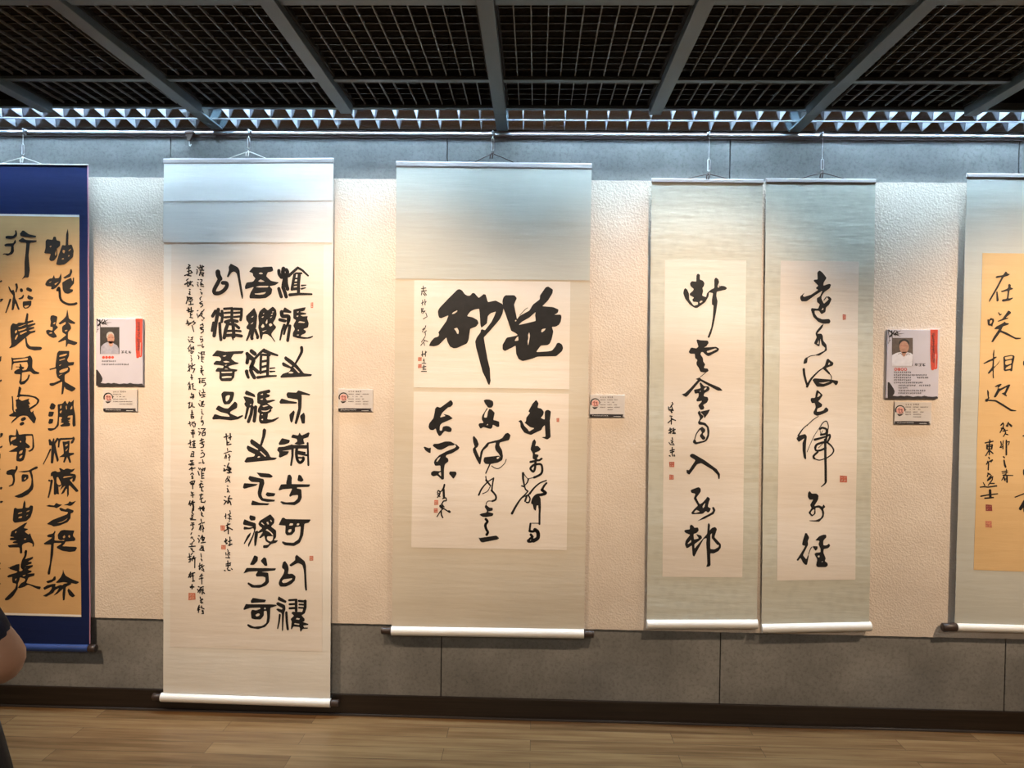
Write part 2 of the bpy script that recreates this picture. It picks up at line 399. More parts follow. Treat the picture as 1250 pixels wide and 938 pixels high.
# ------------------------------------------------------------------ picture rail and hooks
zr = at(620, 165.3).z
bm = bmesh.new(); box(bm, -5.4, 5.4, -.010, -.0005, zr+.007, zr+.016, .001); struct('trim_6', bm, 'rail_trim', 'brown strip above the picture rail')
bm = bmesh.new(); box(bm, -5.4, 5.4, -.011, -.0005, zr+.0162, zr+.16, .001); struct('trim_5', bm, 'void_black', 'dark gap between the strip lights and the wall')
t = thing('picture_rail', 'bright metal picture rail along the top of the wall', 'rail', (0, -.012, zr))
bm = bmesh.new(); box(bm, -5.4, 5.4, -.013, -.001, zr-.0045, zr+.0065, .002); link('rail_lip', bm, 'rail_metal', t)
bm = bmesh.new(); box(bm, -5.4, 5.4, -.007, -.0005, zr-.014, zr-.005, .001); link('rail_shadow_strip', bm, 'rail_trim', t)  # brown strip paints in the dark shadow line under the rail
YS = -.034                                      # the plane the scrolls hang in
def rail_hook(px, py0, pclip0, pclip1, label):
    """runner on the rail, steel wire, white adjustable clip with a hook"""
    p = at(px, py0, YS); a = at(px, pclip0, YS); b = at(px, pclip1, YS)
    t = thing('rail_hook', label, 'hook', (p.x, YS, zr), 'hooks on the picture rail')
    bm = bmesh.new(); tube(bm, [(p.x-.006, -.020, zr+.004), (p.x+.006, -.020, zr+.004)], .007, 14); box(bm, p.x-.003, p.x+.003, -.037, -.0135, zr-.012, zr+.010, .001)
    link('runner', bm, 'steel', t, True)
    bm = bmesh.new(); tube(bm, [(p.x, YS, zr-.01), (p.x, YS, a.z-.002)], .0011, 8); link('wire', bm, 'clip_white', t)
    bm = bmesh.new(); w_ = .0050; z0, z1 = b.z, a.z
    # clip: long oval link with an open slot
    lp = [(math.cos(q)*w_, (z0+z1)/2+((z1-z0)/2-w_)*(1 if math.sin(q) > 0 else -1)+math.sin(q)*w_) for q in [2*PI*i/20 for i in range(20)]]
    tube(bm, [(p.x+x, YS, z) for x, z in lp]+[(p.x+lp[0][0], YS, lp[0][1])], .0019, 8)
    tube(bm, [(p.x, YS, z1-.001), (p.x, YS, z1+.006)], .0022, 8); link('clip', bm, 'clip_white', t, True)
    bm = bmesh.new(); c = [(p.x+.0045*math.sin(q), YS-.001, z0-.003-.0055+.0055*math.cos(q)) for q in [PI*2*i/14 for i in range(0, 12)]]
    tube(bm, [(p.x, YS-.001, z0+.004)]+c, .0015, 8); link('hook_end', bm, 'bracket_brown', t, True)
    return Vector((p.x, YS-.001, z0-.012))

# ------------------------------------------------------------------ the writing, traced stroke by stroke
INK_A = """@0 270
p 65 185 90 178 160 180 185 150 180 115 195 110 208 150 205 180 180 205 130 220 65 212
p 50 290 75 275 160 270 185 220 198 260 165 295 172 370 150 405 90 425 60 405 30 415 45 395 110 395 130 370 135 310 60 310
p 240 155 270 115 290 115 350 160 440 180 435 200 380 200 300 190 250 180
p 220 240 275 200 310 230 450 235 440 255 365 265 350 420 365 600 350 690 300 690 265 718 300 660 300 500 310 400 320 265 250 258
p 540 385 555 330 555 240 575 220 640 230 650 190 680 190 690 235 735 245 735 300 690 340 700 360 700 430 660 485 620 490 600 465 620 400 550 395 | 605 310 620 298 630 310 612 322 | 670 400 688 350 690 400 680 430
p 685 530 700 470 720 400 760 290 800 300 805 160 825 90 835 160 832 295 875 285 900 360 892 440 850 480 790 530 720 540 | 762 370 770 350 795 360 785 395 770 390 | 835 360 850 345 868 335 860 355 840 370 | 830 430 842 412 852 420 840 435 | 752 465 765 450 785 458 770 472
p 550 775 570 730 610 700 640 700 660 655 672 700 720 695 745 635 752 700 740 750 690 810 650 835 620 830 630 800 570 795 | 600 745 635 735 610 752 | 665 765 700 750 722 738 690 770 675 782
p 770 690 850 640 860 590 875 585 885 620 860 680 790 705
p 760 750 800 725 870 690 885 740 890 690 905 690 905 760 870 800 850 830 895 835 885 865 830 890 790 880 765 840
s30 700 845 720 815 728 870 735 940 765 985 830 1015 900 1015 930 1005
p 0 730 20 720 30 735 10 750 0 750
@0 355
p 100 -55 115 -50 140 0 165 -15 180 20 185 90 205 130 240 230 220 235 185 150 165 235 140 240 148 130 160 60 120 10 105 -30
26>14 125 110 95 200 70 268
30>16 200 -75 208 -40 195 15
38 260 -10 262 0
42 340 -20 372 -5
p 220 95 260 80 285 45 295 60 280 95 240 110
p 330 90 340 50 410 85 395 110 350 108
p 275 160 280 130 310 130 385 120 380 180 340 215 300 220 280 200 | 295 188 340 178 355 182 330 205 300 205
p 0 100 45 98 25 125 0 145
p 130 430 155 395 200 410 225 390 300 390 325 270 345 280 342 340 335 375 400 358 410 375 335 405 340 415 430 395 435 412 370 440 340 450 415 440 420 460 350 485 370 495 435 485 430 505 370 525 310 575 240 635 180 685 110 705 140 660 130 560 125 470 | 215 440 300 412 330 405 250 440 | 180 490 210 480 205 510 185 525 | 220 480 330 450 300 475 230 495 | 180 590 200 545 220 535 215 560 195 600 | 240 520 320 490 330 500 250 540
p 305 570 325 575 335 640 370 680 500 685 518 700 500 725 420 730 345 710 320 680 310 620
p 610 340 620 305 650 298 700 315 695 360 680 420 705 440 705 455 680 475 655 500 690 545 695 565 650 580 600 555 565 520 560 485 590 475 640 490 645 445 610 440 620 380 | 645 400 665 385 680 390 660 412 | 595 520 625 505 640 518 615 525
p 710 400 770 350 805 310 820 225 832 290 840 340 920 390 910 408 850 400 830 385 860 420 870 460 830 510 830 590 945 630 945 645 910 668 830 645 820 680 805 690 805 600 720 630 705 625 760 580 810 540 760 510 755 450 770 425 800 410 800 380 730 415 | 790 485 825 478 815 495 795 498
p 140 810 160 825 300 815 350 800 370 790 390 815 400 850 395 940 430 980 485 1000 475 1018 410 1020 370 985 300 995 270 1000 265 1095 260 1110 300 1100 335 1070 350 1020 368 1030 350 1085 300 1140 250 1150 230 1120 245 1080 250 1020 210 1020 175 1015 175 985 215 960 240 955 235 935 190 935 200 925 245 930 240 890 260 900 270 930 300 935 290 955 270 960 280 975 325 965 345 920 335 870 270 875 175 885 160 900 150 970 140 970 145 870 | 165 865 340 850 345 820 240 835 165 845
p 0 805 20 800 15 860 0 870
p 0 1090 20 1085 25 1100 0 1120
p 680 900 700 760 720 735 850 735 845 800 820 850 840 875 910 870 900 910 830 920 860 950 850 990 790 1030 790 1110 925 1190 915 1210 880 1235 800 1200 785 1170 770 1260 748 1270 760 1110 640 1165 605 1155 605 1130 660 1125 740 1090 700 1060 685 1000 690 950 610 970 605 955 680 935 | 730 790 800 770 825 770 800 795 725 810 | 725 845 790 825 800 835 730 858 | 725 910 760 895 730 920 | 725 980 760 960 835 940 825 975 770 1000 730 1005 | 725 1030 770 1015 720 1042
@0 480
p 140 40 155 38 160 100 165 220 190 235 180 200 205 190 190 160 195 110 185 85 215 75 225 50 200 50 215 20 220 -20 230 -80 250 -75 262 -55 240 15 350 22 440 45 480 80 475 110 440 155 390 190 365 205 380 240 410 210 405 240 440 310 430 340 420 370 400 365 330 280 270 275 230 290 160 350 130 375 145 340 200 290 115 285 105 270 160 240 145 200 145 100 | 250 90 270 95 360 65 345 95 370 135 340 140 360 160 350 185 440 130 455 90 420 60 350 45 270 40 235 45 225 75 245 80
40 270 325 295 312
38 255 380 275 370
p 105 520 130 510 190 520 200 430 220 470 230 510 300 500 400 500 410 560 420 660 400 700 360 718 340 710 375 690 395 670 395 560 390 520 310 525 320 560 310 600 370 650 355 675 310 670 320 690 310 760 290 820 250 838 200 830 200 780 210 715 140 720 105 715 180 675 220 650 160 640 150 620 130 635 125 650 108 580 | 130 560 140 540 200 535 190 560 145 580 130 600 | 240 595 250 580 262 598 248 605 | 230 745 240 710 280 695 270 735 | 235 790 245 770 278 755 265 790 245 800
p 600 180 620 130 640 120 680 150 660 200 620 205
p 585 280 595 225 660 230 640 285 600 290
p 585 365 600 315 650 320 640 370 600 380
p 580 430 660 430 690 390 700 340 705 250 700 140 760 130 795 90 820 140 840 95 865 115 900 80 895 160 915 260 922 400 890 415 880 380 885 270 830 280 820 300 860 300 850 330 820 330 860 345 830 350 855 375 850 405 740 410 730 395 780 370 735 360 750 345 740 325 760 300 720 290 715 400 670 445 620 465 585 455 | 730 180 735 155 748 150 750 180 735 195 | 725 240 735 215 755 215 740 250 | 800 165 810 150 815 200 805 200 | 855 190 880 150 880 190 860 205
p 590 570 610 560 635 600 650 550 665 560 660 600 690 550 705 545 720 560 690 600 675 620 690 700 720 820 700 845 690 820 665 730 660 760 650 860 620 860 625 720 630 640 600 640
20>10 615 690 575 780 530 868
p 710 560 735 550 880 545 900 530 915 560 890 615 860 620 865 590 890 565 740 575 730 600 725 665 705 665
p 760 590 800 595 850 580 845 690 840 730 905 730 905 748 850 770 870 845 850 858 830 800 820 780 790 850 770 845 790 780 720 785 780 740 770 650 | 795 635 825 620 825 640 800 655 | 800 700 830 670 825 690 805 715
p 0 490 40 490 25 530 0 550
p 0 655 35 640 25 665 0 675
p 0 740 8 740 6 800 0 800
@0 560
p 75 185 85 150 140 130 190 135 195 90 215 90 218 125 195 165 180 190 185 270 165 325 110 345 105 335 150 310 160 250 145 200 90 198
p 215 160 350 145 440 95 465 100 460 120 385 150 400 200 410 340 400 380 340 440 270 475 220 480 170 462 270 420 350 370 380 320 385 250 360 160 300 170
p 262 220 275 190 345 195 350 240 300 280 265 285 265 250 | 295 245 318 225 320 245 300 262
p 170 610 190 600 210 615 275 610 285 540 300 505 312 550 308 600 350 600 370 570 405 580 395 650 370 720 320 765 180 785 155 760 160 690 | 215 680 230 660 272 655 265 668 | 318 655 330 640 365 630 350 648 | 220 730 235 708 272 705 262 728 | 320 700 338 685 342 692 325 705
p 0 345 30 350 25 375 0 380
p 0 515 40 520 25 540 0 548
p 0 125 10 130 0 140
p 620 180 640 160 680 150 700 165 740 160 720 120 740 115 780 140 800 125 830 120 870 135 920 120 890 160 850 180 920 190 930 220 915 270 890 290 880 275 890 240 850 260 950 380 960 400 930 410 850 330 840 330 840 440 820 475 815 360 780 420 740 440 800 330 770 350 730 390 760 320 720 350 710 330 720 440 690 430 670 445 655 435 660 270 640 210 620 220 | 690 230 710 225 740 290 745 320 715 325 690 300 | 770 240 890 218 860 212 780 220
30>16 632 270 615 370 590 475
24 600 268 605 272
p 560 580 600 565 660 575 685 540 720 560 760 562 720 590 690 608 660 595 600 590
p 770 570 830 550 850 520 875 535 930 515 900 550 860 580 820 572
p 720 610 740 600 800 625 820 605 900 635 890 660 860 670 860 730 820 780 720 820 650 830 630 815 570 800 640 750 820 680 830 655 740 640 | 690 790 770 765 830 725 810 750 760 780
@0 645
p 125 100 140 40 210 0 300 -60 335 -70 300 -20 290 0 350 10 300 40 350 80 370 60 385 110 420 180 415 220 400 230 400 190 350 170 290 190 270 210 275 305 245 312 240 235 110 235 95 210 150 200 230 190 155 180 160 165 210 150 120 145 125 120 180 110 140 105 | 185 65 205 50 200 30 185 45 | 290 130 325 120 310 145
s26 310 300 320 280 310 340 280 400 265 470 290 500
p 85 590 110 570 200 545 215 530 120 500 110 480 170 460 200 440 100 490 100 470 95 430 170 390 190 320 215 380 240 440 235 530 270 520 320 470 300 500 270 490 265 430 300 380 400 350 410 360 390 380 340 410 390 410 385 435 310 460 405 450 400 470 350 500 340 510 390 520 380 540 330 560 425 550 420 580 350 600 330 640 320 670 450 710 500 715 485 750 460 745 340 690 290 720 235 735 215 730 240 690 260 670 300 650 310 620 240 600 235 640 215 680 215 740 160 830 100 880 60 885 55 865 120 800 180 740 200 680 150 670 145 620 150 595 100 605 | 180 640 185 620 205 615 195 640 | 270 580 300 570 320 570 290 590
p 570 95 600 75 650 65 670 30 680 45 665 75 670 110 665 150 780 155 790 140 740 150 710 130 705 80 740 30 780 20 910 30 900 55 890 90 925 130 910 155 800 165 790 190 760 220 930 228 942 240 920 280 850 290 760 275 700 245 695 225 740 200 755 180 660 180 650 330 630 420 610 565 585 570 580 545 610 430 625 200 545 200 535 185 600 145 640 115 590 110 | 765 110 790 80 800 110 780 125 | 830 100 845 80 860 100 850 120
p 560 650 640 625 660 590 680 590 680 630 630 660 580 675
p 525 730 570 700 650 680 680 680 670 720 720 700 740 695 760 700 780 680 830 670 780 660 700 670 680 665 740 600 765 550 770 500 780 540 800 580 870 620 970 660 930 685 870 670 860 690 800 720 795 800 785 880 765 885 760 800 770 740 700 800 650 825 690 780 720 730 665 760 650 790 560 840 520 830 600 780 630 740 630 715 540 755
p 820 760 835 735 870 770 918 830 880 848 840 820
p 0 190 10 195 0 200
p 0 420 12 425 0 450
p 0 490 12 495 0 510
p 0 670 12 680 0 690"""
INK_B = """@257 316
s60 90 160 95 200 118 245
s48 118 235 98 280 70 330 45 385 55 420 105 420 160 390 198 340 195 300 150 295
p 215 230 200 220 225 140 220 100 245 60 270 70 335 105 355 140 365 240 400 450 395 490 385 490 370 440 335 240 320 180 290 155 260 165
p 470 160 520 100 620 105 650 100 755 95 768 145 740 160 700 165 680 215 740 270 840 290 790 325 720 335 755 370 745 430 680 480 600 488 480 485 475 460 490 410 530 345 440 370 425 370 420 340 440 290 520 280 550 240 520 210 515 175 | 585 180 615 165 645 180 620 192 | 580 278 610 252 665 278 620 285 | 550 345 600 332 710 332 700 350 600 352 | 540 425 600 420 680 405 660 432 600 440 545 435
s42 835 145 840 190 868 228
s50 890 120 885 180 905 250 895 300 890 345
s46 925 135 940 165 925 210 925 300 942 370
42 835 365 850 420 865 465
s44 885 350 905 400 925 465
40>22 955 210 1005 165 1065 110 1120 140 1192 208
24 1040 178 1112 178
36 1028 195 1012 270 995 375
40 1085 185 1075 300 1075 420
22 1025 242 1080 242
24 1015 290 1080 286
24 1005 328 1080 318
36 1002 370 1080 364
24>14 1115 328 1165 323
24>14 1112 368 1160 356
40>24 970 442 1080 430 1235 434
42 25 700 60 640
45 95 620 80 700 62 800 48 900 42 940
36 140 640 145 700 135 770
46 58 650 135 690
32 35 780 15 880
38 110 790 115 900 125 990
32 168 612 260 606
28 172 662 260 656
28 172 716 260 708
36 262 606 258 740
34 290 612 380 615 376 700 366 748
28 285 662 375 656
28 285 712 370 704
40 180 772 255 750 325 765
44 212 790 182 870 165 965
42 268 760 278 860 285 950
36 200 792 300 806 345 845
30 192 882 300 880 365 885
40 178 938 280 930 375 944
40>16 268 940 273 990
p 432 700 535 598 572 690 555 850 500 880 440 855 435 830 465 790 435 750 | 495 715 525 695 515 718 | 485 800 525 770 510 795
36>22 490 870 465 940 440 995
40 515 880 500 960 505 975
36 545 870 575 950 572 965
p 580 700 600 640 655 592 685 620 700 630 760 582 800 620 808 680 790 740 760 785 800 830 795 850 760 890 740 920 750 950 790 1010 780 1015 740 960 690 920 640 920 625 980 610 990 600 950 590 880 580 840 590 780 | 640 670 655 660 650 680 | 620 715 650 700 640 722 | 750 645 775 640 760 661 | 735 680 765 665 750 690 | 725 715 755 705 735 725 | 670 780 692 735 695 780 680 800 | 615 830 640 790 660 830 630 845 | 710 800 735 785 758 812 725 830 | 630 885 690 870 640 895
p 880 655 880 640 905 590 990 645 985 665 930 660
s48 868 650 880 700 950 705 950 760
40 845 745 908 760
s38>26 955 720 945 790 915 850 895 920
36>20 900 810 872 880 848 990
38 968 820 955 900 940 1000
p 1010 620 1165 590 1150 635 1090 650 1170 665 1165 680 1095 690 1130 705 1190 700 1180 730 1200 790 1190 840 1130 860 1165 880 1160 910 1110 930 1100 950 1180 960 1250 940 1250 955 1210 975 1140 980 1060 970 1000 950 1005 900 1030 860 1010 820 1020 790 1045 750 1010 730 | 1050 650 1080 640 1070 660 | 1045 700 1075 690 1065 715 | 1065 780 1090 762 1155 775 1140 785 | 1060 870 1080 865 1075 885 | 1045 930 1080 925 1070 940
@257 405
p 20 290 75 228 180 245 400 235 405 245 385 270 280 275 250 330 300 370 345 380 335 395 260 410 215 425 240 450 330 465 320 485 295 490 290 560 250 605 130 605 105 570 110 490 65 490 60 475 85 440 150 445 160 420 110 410 40 405 35 390 65 355 120 360 130 335 105 305 25 300 | 145 297 195 287 170 308 | 150 365 190 357 240 372 180 380 | 170 408 205 400 185 418 | 165 460 190 448 220 462 | 130 490 265 488 260 503 135 507 | 135 550 200 543 260 545 255 563 200 565 140 570
50 498 238 540 272
s44 445 268 455 310 445 380
44 445 270 525 340
s48 480 320 522 350 508 400 492 440
46 500 425 580 495
46>34 440 485 445 520 462 560
46 490 470 510 520 535 562
32 545 325 600 265 650 220
50>26 650 232 720 260 815 290
30 625 282 720 288
32 616 290 610 400 610 505
36 702 290 700 400 695 530
30 615 366 700 354
30 615 436 700 414
34 612 498 690 480
22>14 730 450 785 442
22>14 728 488 785 485
36>22 575 560 690 545 800 540
s40>24 1110 195 1110 250 1070 330 1030 400
p 895 320 915 298 1000 355 1060 410 1140 510 1240 520 1230 545 860 565 850 550 880 515 960 490 980 455 880 420 868 390 885 370 985 430 995 415 905 345 | 945 508 975 485 1015 500 990 512 | 1010 435 1025 435 1090 500 1075 505
p 925 770 940 740 1050 745 1070 715 1220 765 1210 780 1110 770 1115 800 1110 930 1095 1000 1060 1110 1045 1135 1025 1120 1050 1010 1070 940 1065 830 940 810
p 840 860 865 815 900 825 960 845 1060 860 1050 880 850 880
p 960 1015 1015 960 1030 985 1000 1100 985 1115 970 1090
p 1090 1030 1140 985 1155 1030 1150 1125 1115 1125
p 130 760 160 730 285 735 290 770 270 840 235 885 170 890 150 860 | 185 790 215 775 240 780 225 830 195 855 185 840
p 60 950 95 900 170 935 215 940 300 850 330 880 325 930 240 980 240 1000 310 1030 330 1040 395 1015 395 1035 340 1070 250 1085 110 1070 25 1075 20 1055 50 1005 130 1030 220 1040 235 1035 210 1005 130 985
p 418 752 435 715 540 765 550 805 430 770
p 400 795 420 790 520 815 530 860 510 920 480 930 430 920 410 880 430 860 415 830 | 480 890 495 882 500 895 488 900
@257 485
36>24 455 130 440 200 425 260
40 510 120 495 210 462 300
42 550 120 545 200 532 292
p 570 -40 590 -65 720 -95 735 -70 720 -50 680 -45 730 -25 715 0 670 10 690 40 770 30 800 40 720 68 690 75 765 125 740 150 745 170 700 200 700 230 690 270 750 275 835 240 830 260 770 300 680 325 610 325 590 290 590 240 600 200 575 180 580 140 610 90 570 75 | 605 -30 640 -45 640 -25 | 600 25 640 15 635 35 | 630 110 680 95 710 105 650 120 | 615 165 690 165 735 140 700 175 640 180 | 615 215 640 205 635 220 | 615 275 640 260 640 285
p 655 378 680 400 670 470 625 605 600 590 630 480 635 400
p 480 540 500 508 620 590 700 670 735 735 815 740 790 765 430 800 412 785 445 735 530 725 545 700 460 660 438 620 450 588 575 645 580 635 490 572 | 570 735 590 718 610 732 585 740 | 600 665 615 660 680 722 665 728
p 830 565 870 500 970 525 960 560 900 580 835 585
p 810 650 825 610 900 605 1000 575 1010 600 1000 640 870 658 960 662 940 700 850 740 832 730 840 680
p 980 495 1000 455 1070 470 1085 430 1110 470 1195 430 1210 440 1195 490 1130 510 1140 545 1150 570 1080 585 1020 570 1060 540 1050 510
34>24 1000 600 1000 720 983 830
24 1185 562 1190 700 1195 830
44 990 606 1170 608
s36 1052 630 1048 700 1062 770 1095 800 1130 770 1132 740
24 1062 665 1150 680
26 1050 685 1185 712
22 1055 738 1130 742
@257 570
p 560 70 720 85 765 115 740 135 610 125
p 460 150 475 110 560 130 650 150 660 200 640 260 620 340 640 385 790 405 780 425 690 430 620 415 585 370 575 320 590 240 600 190 500 185
p 395 255 410 200 580 212 560 230 410 270
p 670 345 690 310 795 325 780 360 700 365
p 495 455 510 410 600 440 720 450 700 470 500 470
p 925 190 945 100 975 95 995 130 990 200
p 1060 170 1075 95 1105 105 1140 165 1110 185
p 830 285 860 215 960 210 1220 215 1205 245 1060 250 1055 265 1110 275 1115 380 1090 430 1030 470 880 460 850 430 865 420 920 435 1020 430 1065 390 1070 345 1000 350 970 370 960 350 1000 265 880 275 845 290
p 925 215 925 180 992 180 992 215
@257 625
p 470 80 480 40 550 60 545 105 490 110
p 395 140 410 90 480 120 550 140 555 200 540 240 520 310 470 420 460 435 455 400 510 290 530 230 520 200 480 215 400 220 405 180 470 195 520 185 480 175 400 160
p 490 250 485 290 410 400 405 385 450 290
p 540 240 580 230 575 290 555 410 535 425 530 350
p 580 150 600 110 730 30 780 90 775 140 735 180 800 230 800 310 770 350 825 350 800 380 740 395 690 445 640 445 640 410 700 405 720 390 670 360 655 290 610 325 590 320 640 245 580 265 575 250 630 200 600 180 | 615 140 650 165 655 160 625 128 | 680 130 695 155 712 155 700 120 | 725 105 740 128 748 120 738 98 | 670 225 690 210 750 260 765 290 755 290 720 250 | 685 330 690 300 740 300 765 300 755 350 730 365 700 350
p 830 160 870 80 890 70 920 90 1225 95 1200 135 1145 145 1130 290 1090 380 1020 420 900 410 870 380 875 360 920 375 1010 380 1070 340 1090 290 1100 180 1030 190 1030 240 990 285 930 290 910 260 915 170 850 165 | 955 170 970 140 1010 145 1000 168 | 1045 165 1060 140 1085 145 1075 168 | 945 250 950 220 985 210 985 240 965 255
p 480 650 535 530 580 550 575 600 530 650
p 610 600 650 555 680 570 695 660 660 660
p 400 755 440 685 800 690 790 715 620 735 705 745 715 860 680 900 600 930 500 925 450 880 460 860 530 895 620 890 670 850 670 800 640 790 560 790 550 770 580 725 470 730
p 1030 550 1050 525 1070 540 1150 605 1165 660 1170 800 1180 960 1160 965 1150 930 1140 720 1120 650 1070 625 980 670 960 650 1035 590
p 870 670 885 615 910 600 945 650 955 700 945 760 1000 755 1040 790 1030 840 990 880 920 915 850 915 830 880 845 830 890 760 905 710 875 690 | 870 850 890 825 960 815 1000 810 990 830 930 865 885 870
@257 690
p 490 440 515 400 600 415 680 425 665 455 550 460 495 465
p 400 540 430 475 460 480 730 480 800 485 810 498 760 515 730 520 725 640 715 700 670 755 580 785 480 770 445 740 455 720 530 755 630 745 680 710 690 640 685 560 650 560 650 620 610 665 540 665 500 655 490 580 505 545 560 555 610 535 600 520 480 525 410 550 | 545 610 580 590 605 600 590 622 560 632 | 650 530 665 518 680 535 660 545
p 820 420 830 380 930 440 920 465 870 450 825 430
p 800 470 820 450 910 490 915 540 900 590 890 700 885 800 870 805 870 590 820 565 800 540 820 530 870 545 880 530 810 490
26>16 845 610 835 700 818 775
30 925 580 930 690 942 785
26 960 430 1050 425
26 965 480 1040 475
28 965 530 1045 525
34 1045 430 1045 560
30 1080 440 1160 445
36 1155 440 1155 520 1135 580
24 1085 482 1150 486
24 1080 522 1140 526
p 985 590 1000 570 1130 575 1140 600 1110 615 1150 660 1145 690 1120 695 1195 720 1190 735 1130 740 1140 765 1190 765 1185 780 1125 780 1100 820 1090 800 1090 760 1010 750 990 790 980 780 990 690 975 660 1020 620 | 1040 665 1050 645 1090 655 1080 670 | 1020 725 1025 710 1085 720 1080 735"""
INK_C1 = """@515 345
p 200 400 195 350 215 310 320 200 430 90 455 80 490 95 525 145 560 162 590 160 615 128 640 128 695 190 755 140 780 150 805 240 900 220 980 260 1000 290 985 380 950 450 900 510 830 590 755 670 770 760 800 930 830 1050 835 1170 840 1200 825 1250 810 1245 780 1170 740 1090 700 940 660 790 650 720 670 670 715 610 720 580 735 570 770 585 850 480 880 420 905 355 840 375 805 410 795 500 725 555 715 520 710 440 700 320 640 330 590 355 550 412 620 425 680 460 692 500 660 540 590 565 570 700 550 745 430 800 390 805 340 780 310 720 300 670 205 765 150 780 85 775 110 720 150 675 200 660 210 635 200 610 300 470 325 400 235 438 210 430 | 365 388 380 365 430 340 435 350 400 380 | 390 565 430 550 450 590 445 630 430 625 415 590
@590 345
p 232 230 245 180 270 155 380 155 410 190 375 270 412 450 440 410 560 345 605 270 690 205 690 160 760 60 790 48 850 85 845 130 790 220 720 290 850 300 920 330 910 370 865 395 945 392 955 420 945 480 920 520 880 540 835 540 855 600 835 690 810 750 780 765 700 770 645 850 800 840 840 830 880 780 900 740 925 735 960 755 975 800 960 840 890 900 663 905 600 930 480 960 430 935 400 870 395 770 265 838 235 820 235 760 285 675 400 650 420 640 390 615 340 590 330 560 262 360 245 320 | 430 520 470 480 560 430 640 360 632 400 640 470 580 485 | 385 465 400 455 405 470 390 478 | 705 600 715 570 765 560 745 590 715 610 | 545 640 560 605 570 650 555 740 545 770 540 720 550 680 | 380 715 400 680 425 655 430 710
8 445 400 510 330 540 310"""
INK_C2 = """@505 480
p 262 190 285 165 325 180 445 90 460 88 480 120 475 145 450 170 420 175 350 240 320 300 390 280 360 255 430 270 480 310 400 345 340 370 320 400 318 460 345 460 355 410 400 400 440 410 468 440 455 475 420 478 380 460 330 520 310 525 285 490 268 430 240 455 200 450 180 420 190 370 240 310 255 240
p 230 645 245 622 300 620 380 592 450 592 505 625 490 640 430 645 370 680 330 695 290 690
p 500 630 515 622 560 665 545 690 470 735 400 758 390 780 420 800 425 835 380 870 370 930 370 1050 345 1060 285 1005 240 1020 210 1000 212 970 240 950 310 955 330 950 325 885 260 890 245 850 255 820 310 760 400 712 500 672 520 650 | 275 838 290 800 330 775 310 815 285 842 | 300 985 330 960 335 1020
p 430 985 440 958 515 960 525 990 485 1050
p 118 660 135 655 185 675 210 665 205 735 180 730 140 700
p 855 90 880 78 930 80 970 100 972 150 950 178 910 178 870 130
p 925 190 955 205 990 240 970 330 1000 335 1045 350 1045 410 1020 415 965 385 960 420 940 440 850 415 815 438 790 390 800 370 855 365 830 320 835 280 895 180 905 190 870 240 855 300 895 300 905 230 | 885 395 905 375 910 390
p 720 540 735 522 775 570 795 630 775 665 755 675 765 700 805 790 815 720 830 690 870 640 900 605 1040 570 1080 550 1120 495 1150 485 1185 515 1165 575 1050 605 1045 640 1080 700 1090 780 1080 820 1030 850 930 870 870 865 850 830 860 785 1040 765 1060 790 1040 745 1000 700 990 660 1005 605 920 620 905 655 850 700 835 760 815 870 800 870 760 800 725 720 720 680 745 655 725 600 | 1010 790 1035 778 1048 790 1020 810
s10 1130 810 1110 860 1050 915 1000 920 950 890
s16 930 870 880 980
@505 560
s22 375 320 365 360 352 380
16 320 410 365 380
s14 300 390 290 420 320 430 315 400 300 390
s14 320 430 310 450 290 475
14 290 440 320 465
28 365 380 370 480
s16 355 490 390 480 398 512 365 520 350 545
34 328 580 345 600
16 340 555 370 590
s14 285 710 330 640 365 610
16 365 610 440 658
s18 335 640 340 690 355 720
26 430 642 440 650
s14 880 220 890 270 940 330
26>18 885 265 935 330
s10 935 340 900 400 840 430
s22>13 795 445 830 370 900 290 975 240
s18 975 240 960 330 955 390
s24 950 390 1000 450 1000 500 960 520
s10 960 520 910 520 890 540 885 560
p 865 590 880 560 925 600 965 600 965 635 900 650 975 670 965 700 880 715 840 712 800 685 830 670 885 660 895 640
s32 880 740 900 770 875 810 885 860 905 900 890 930
p 790 965 810 970 1010 940 1045 975 1020 990 840 1025 815 1015
@600 480
p 450 225 500 130 545 82 575 125 560 180 610 190 640 230 630 270 600 305 650 325 650 230 665 210 690 205 725 222 712 340 722 540 680 570 610 540 660 535 650 390 620 420 610 450 480 512 400 485 355 420 350 360 325 345 360 328 375 345 400 400 440 440 460 470 525 430 470 415 400 360 420 350 425 300 470 240
p 475 690 500 590 525 560 545 600 530 650 565 645 605 685 580 710 530 730 530 745 575 755 570 780 545 800 535 820 500 800 505 750 500 730
@610 540
s28 445 200 435 260 430 320 410 360 375 325 400 290 440 272 500 272 518 310 515 370 480 405 420 432
s10 430 430 345 448
28 375 242 430 232
26 440 225 485 222 512 202
26 430 170 440 210
s30>18 285 380 285 440 295 500 305 550
s10 290 380 325 430 350 455
s20>12 350 455 335 495 305 530
18 268 535 300 545
s18 305 545 315 575 345 600
s30>14 150 870 205 770 260 690 310 640 345 600
s14 200 770 260 690 330 650 375 630
s24>15 365 630 420 560 490 500 570 468
s22>30 572 500 545 530 515 580
s36 515 585 560 620 520 640 455 650 415 690 400 740
s24 330 655 310 720
s18 350 650 370 690 355 735 325 735
p 400 700 440 670 480 650 500 690 498 780 475 830 470 770 450 775 440 840 415 820 405 770 392 740
s28>22 485 700 490 800 485 900 485 1000
@565 580
s24 938 380 935 600
10 935 590 825 590
s24 825 595 815 680
s30 815 685 860 690 890 665
s46 880 670 915 700 915 770 860 805
s32 830 730 850 755
s28 800 800 845 762 840 810 800 815 795 800"""
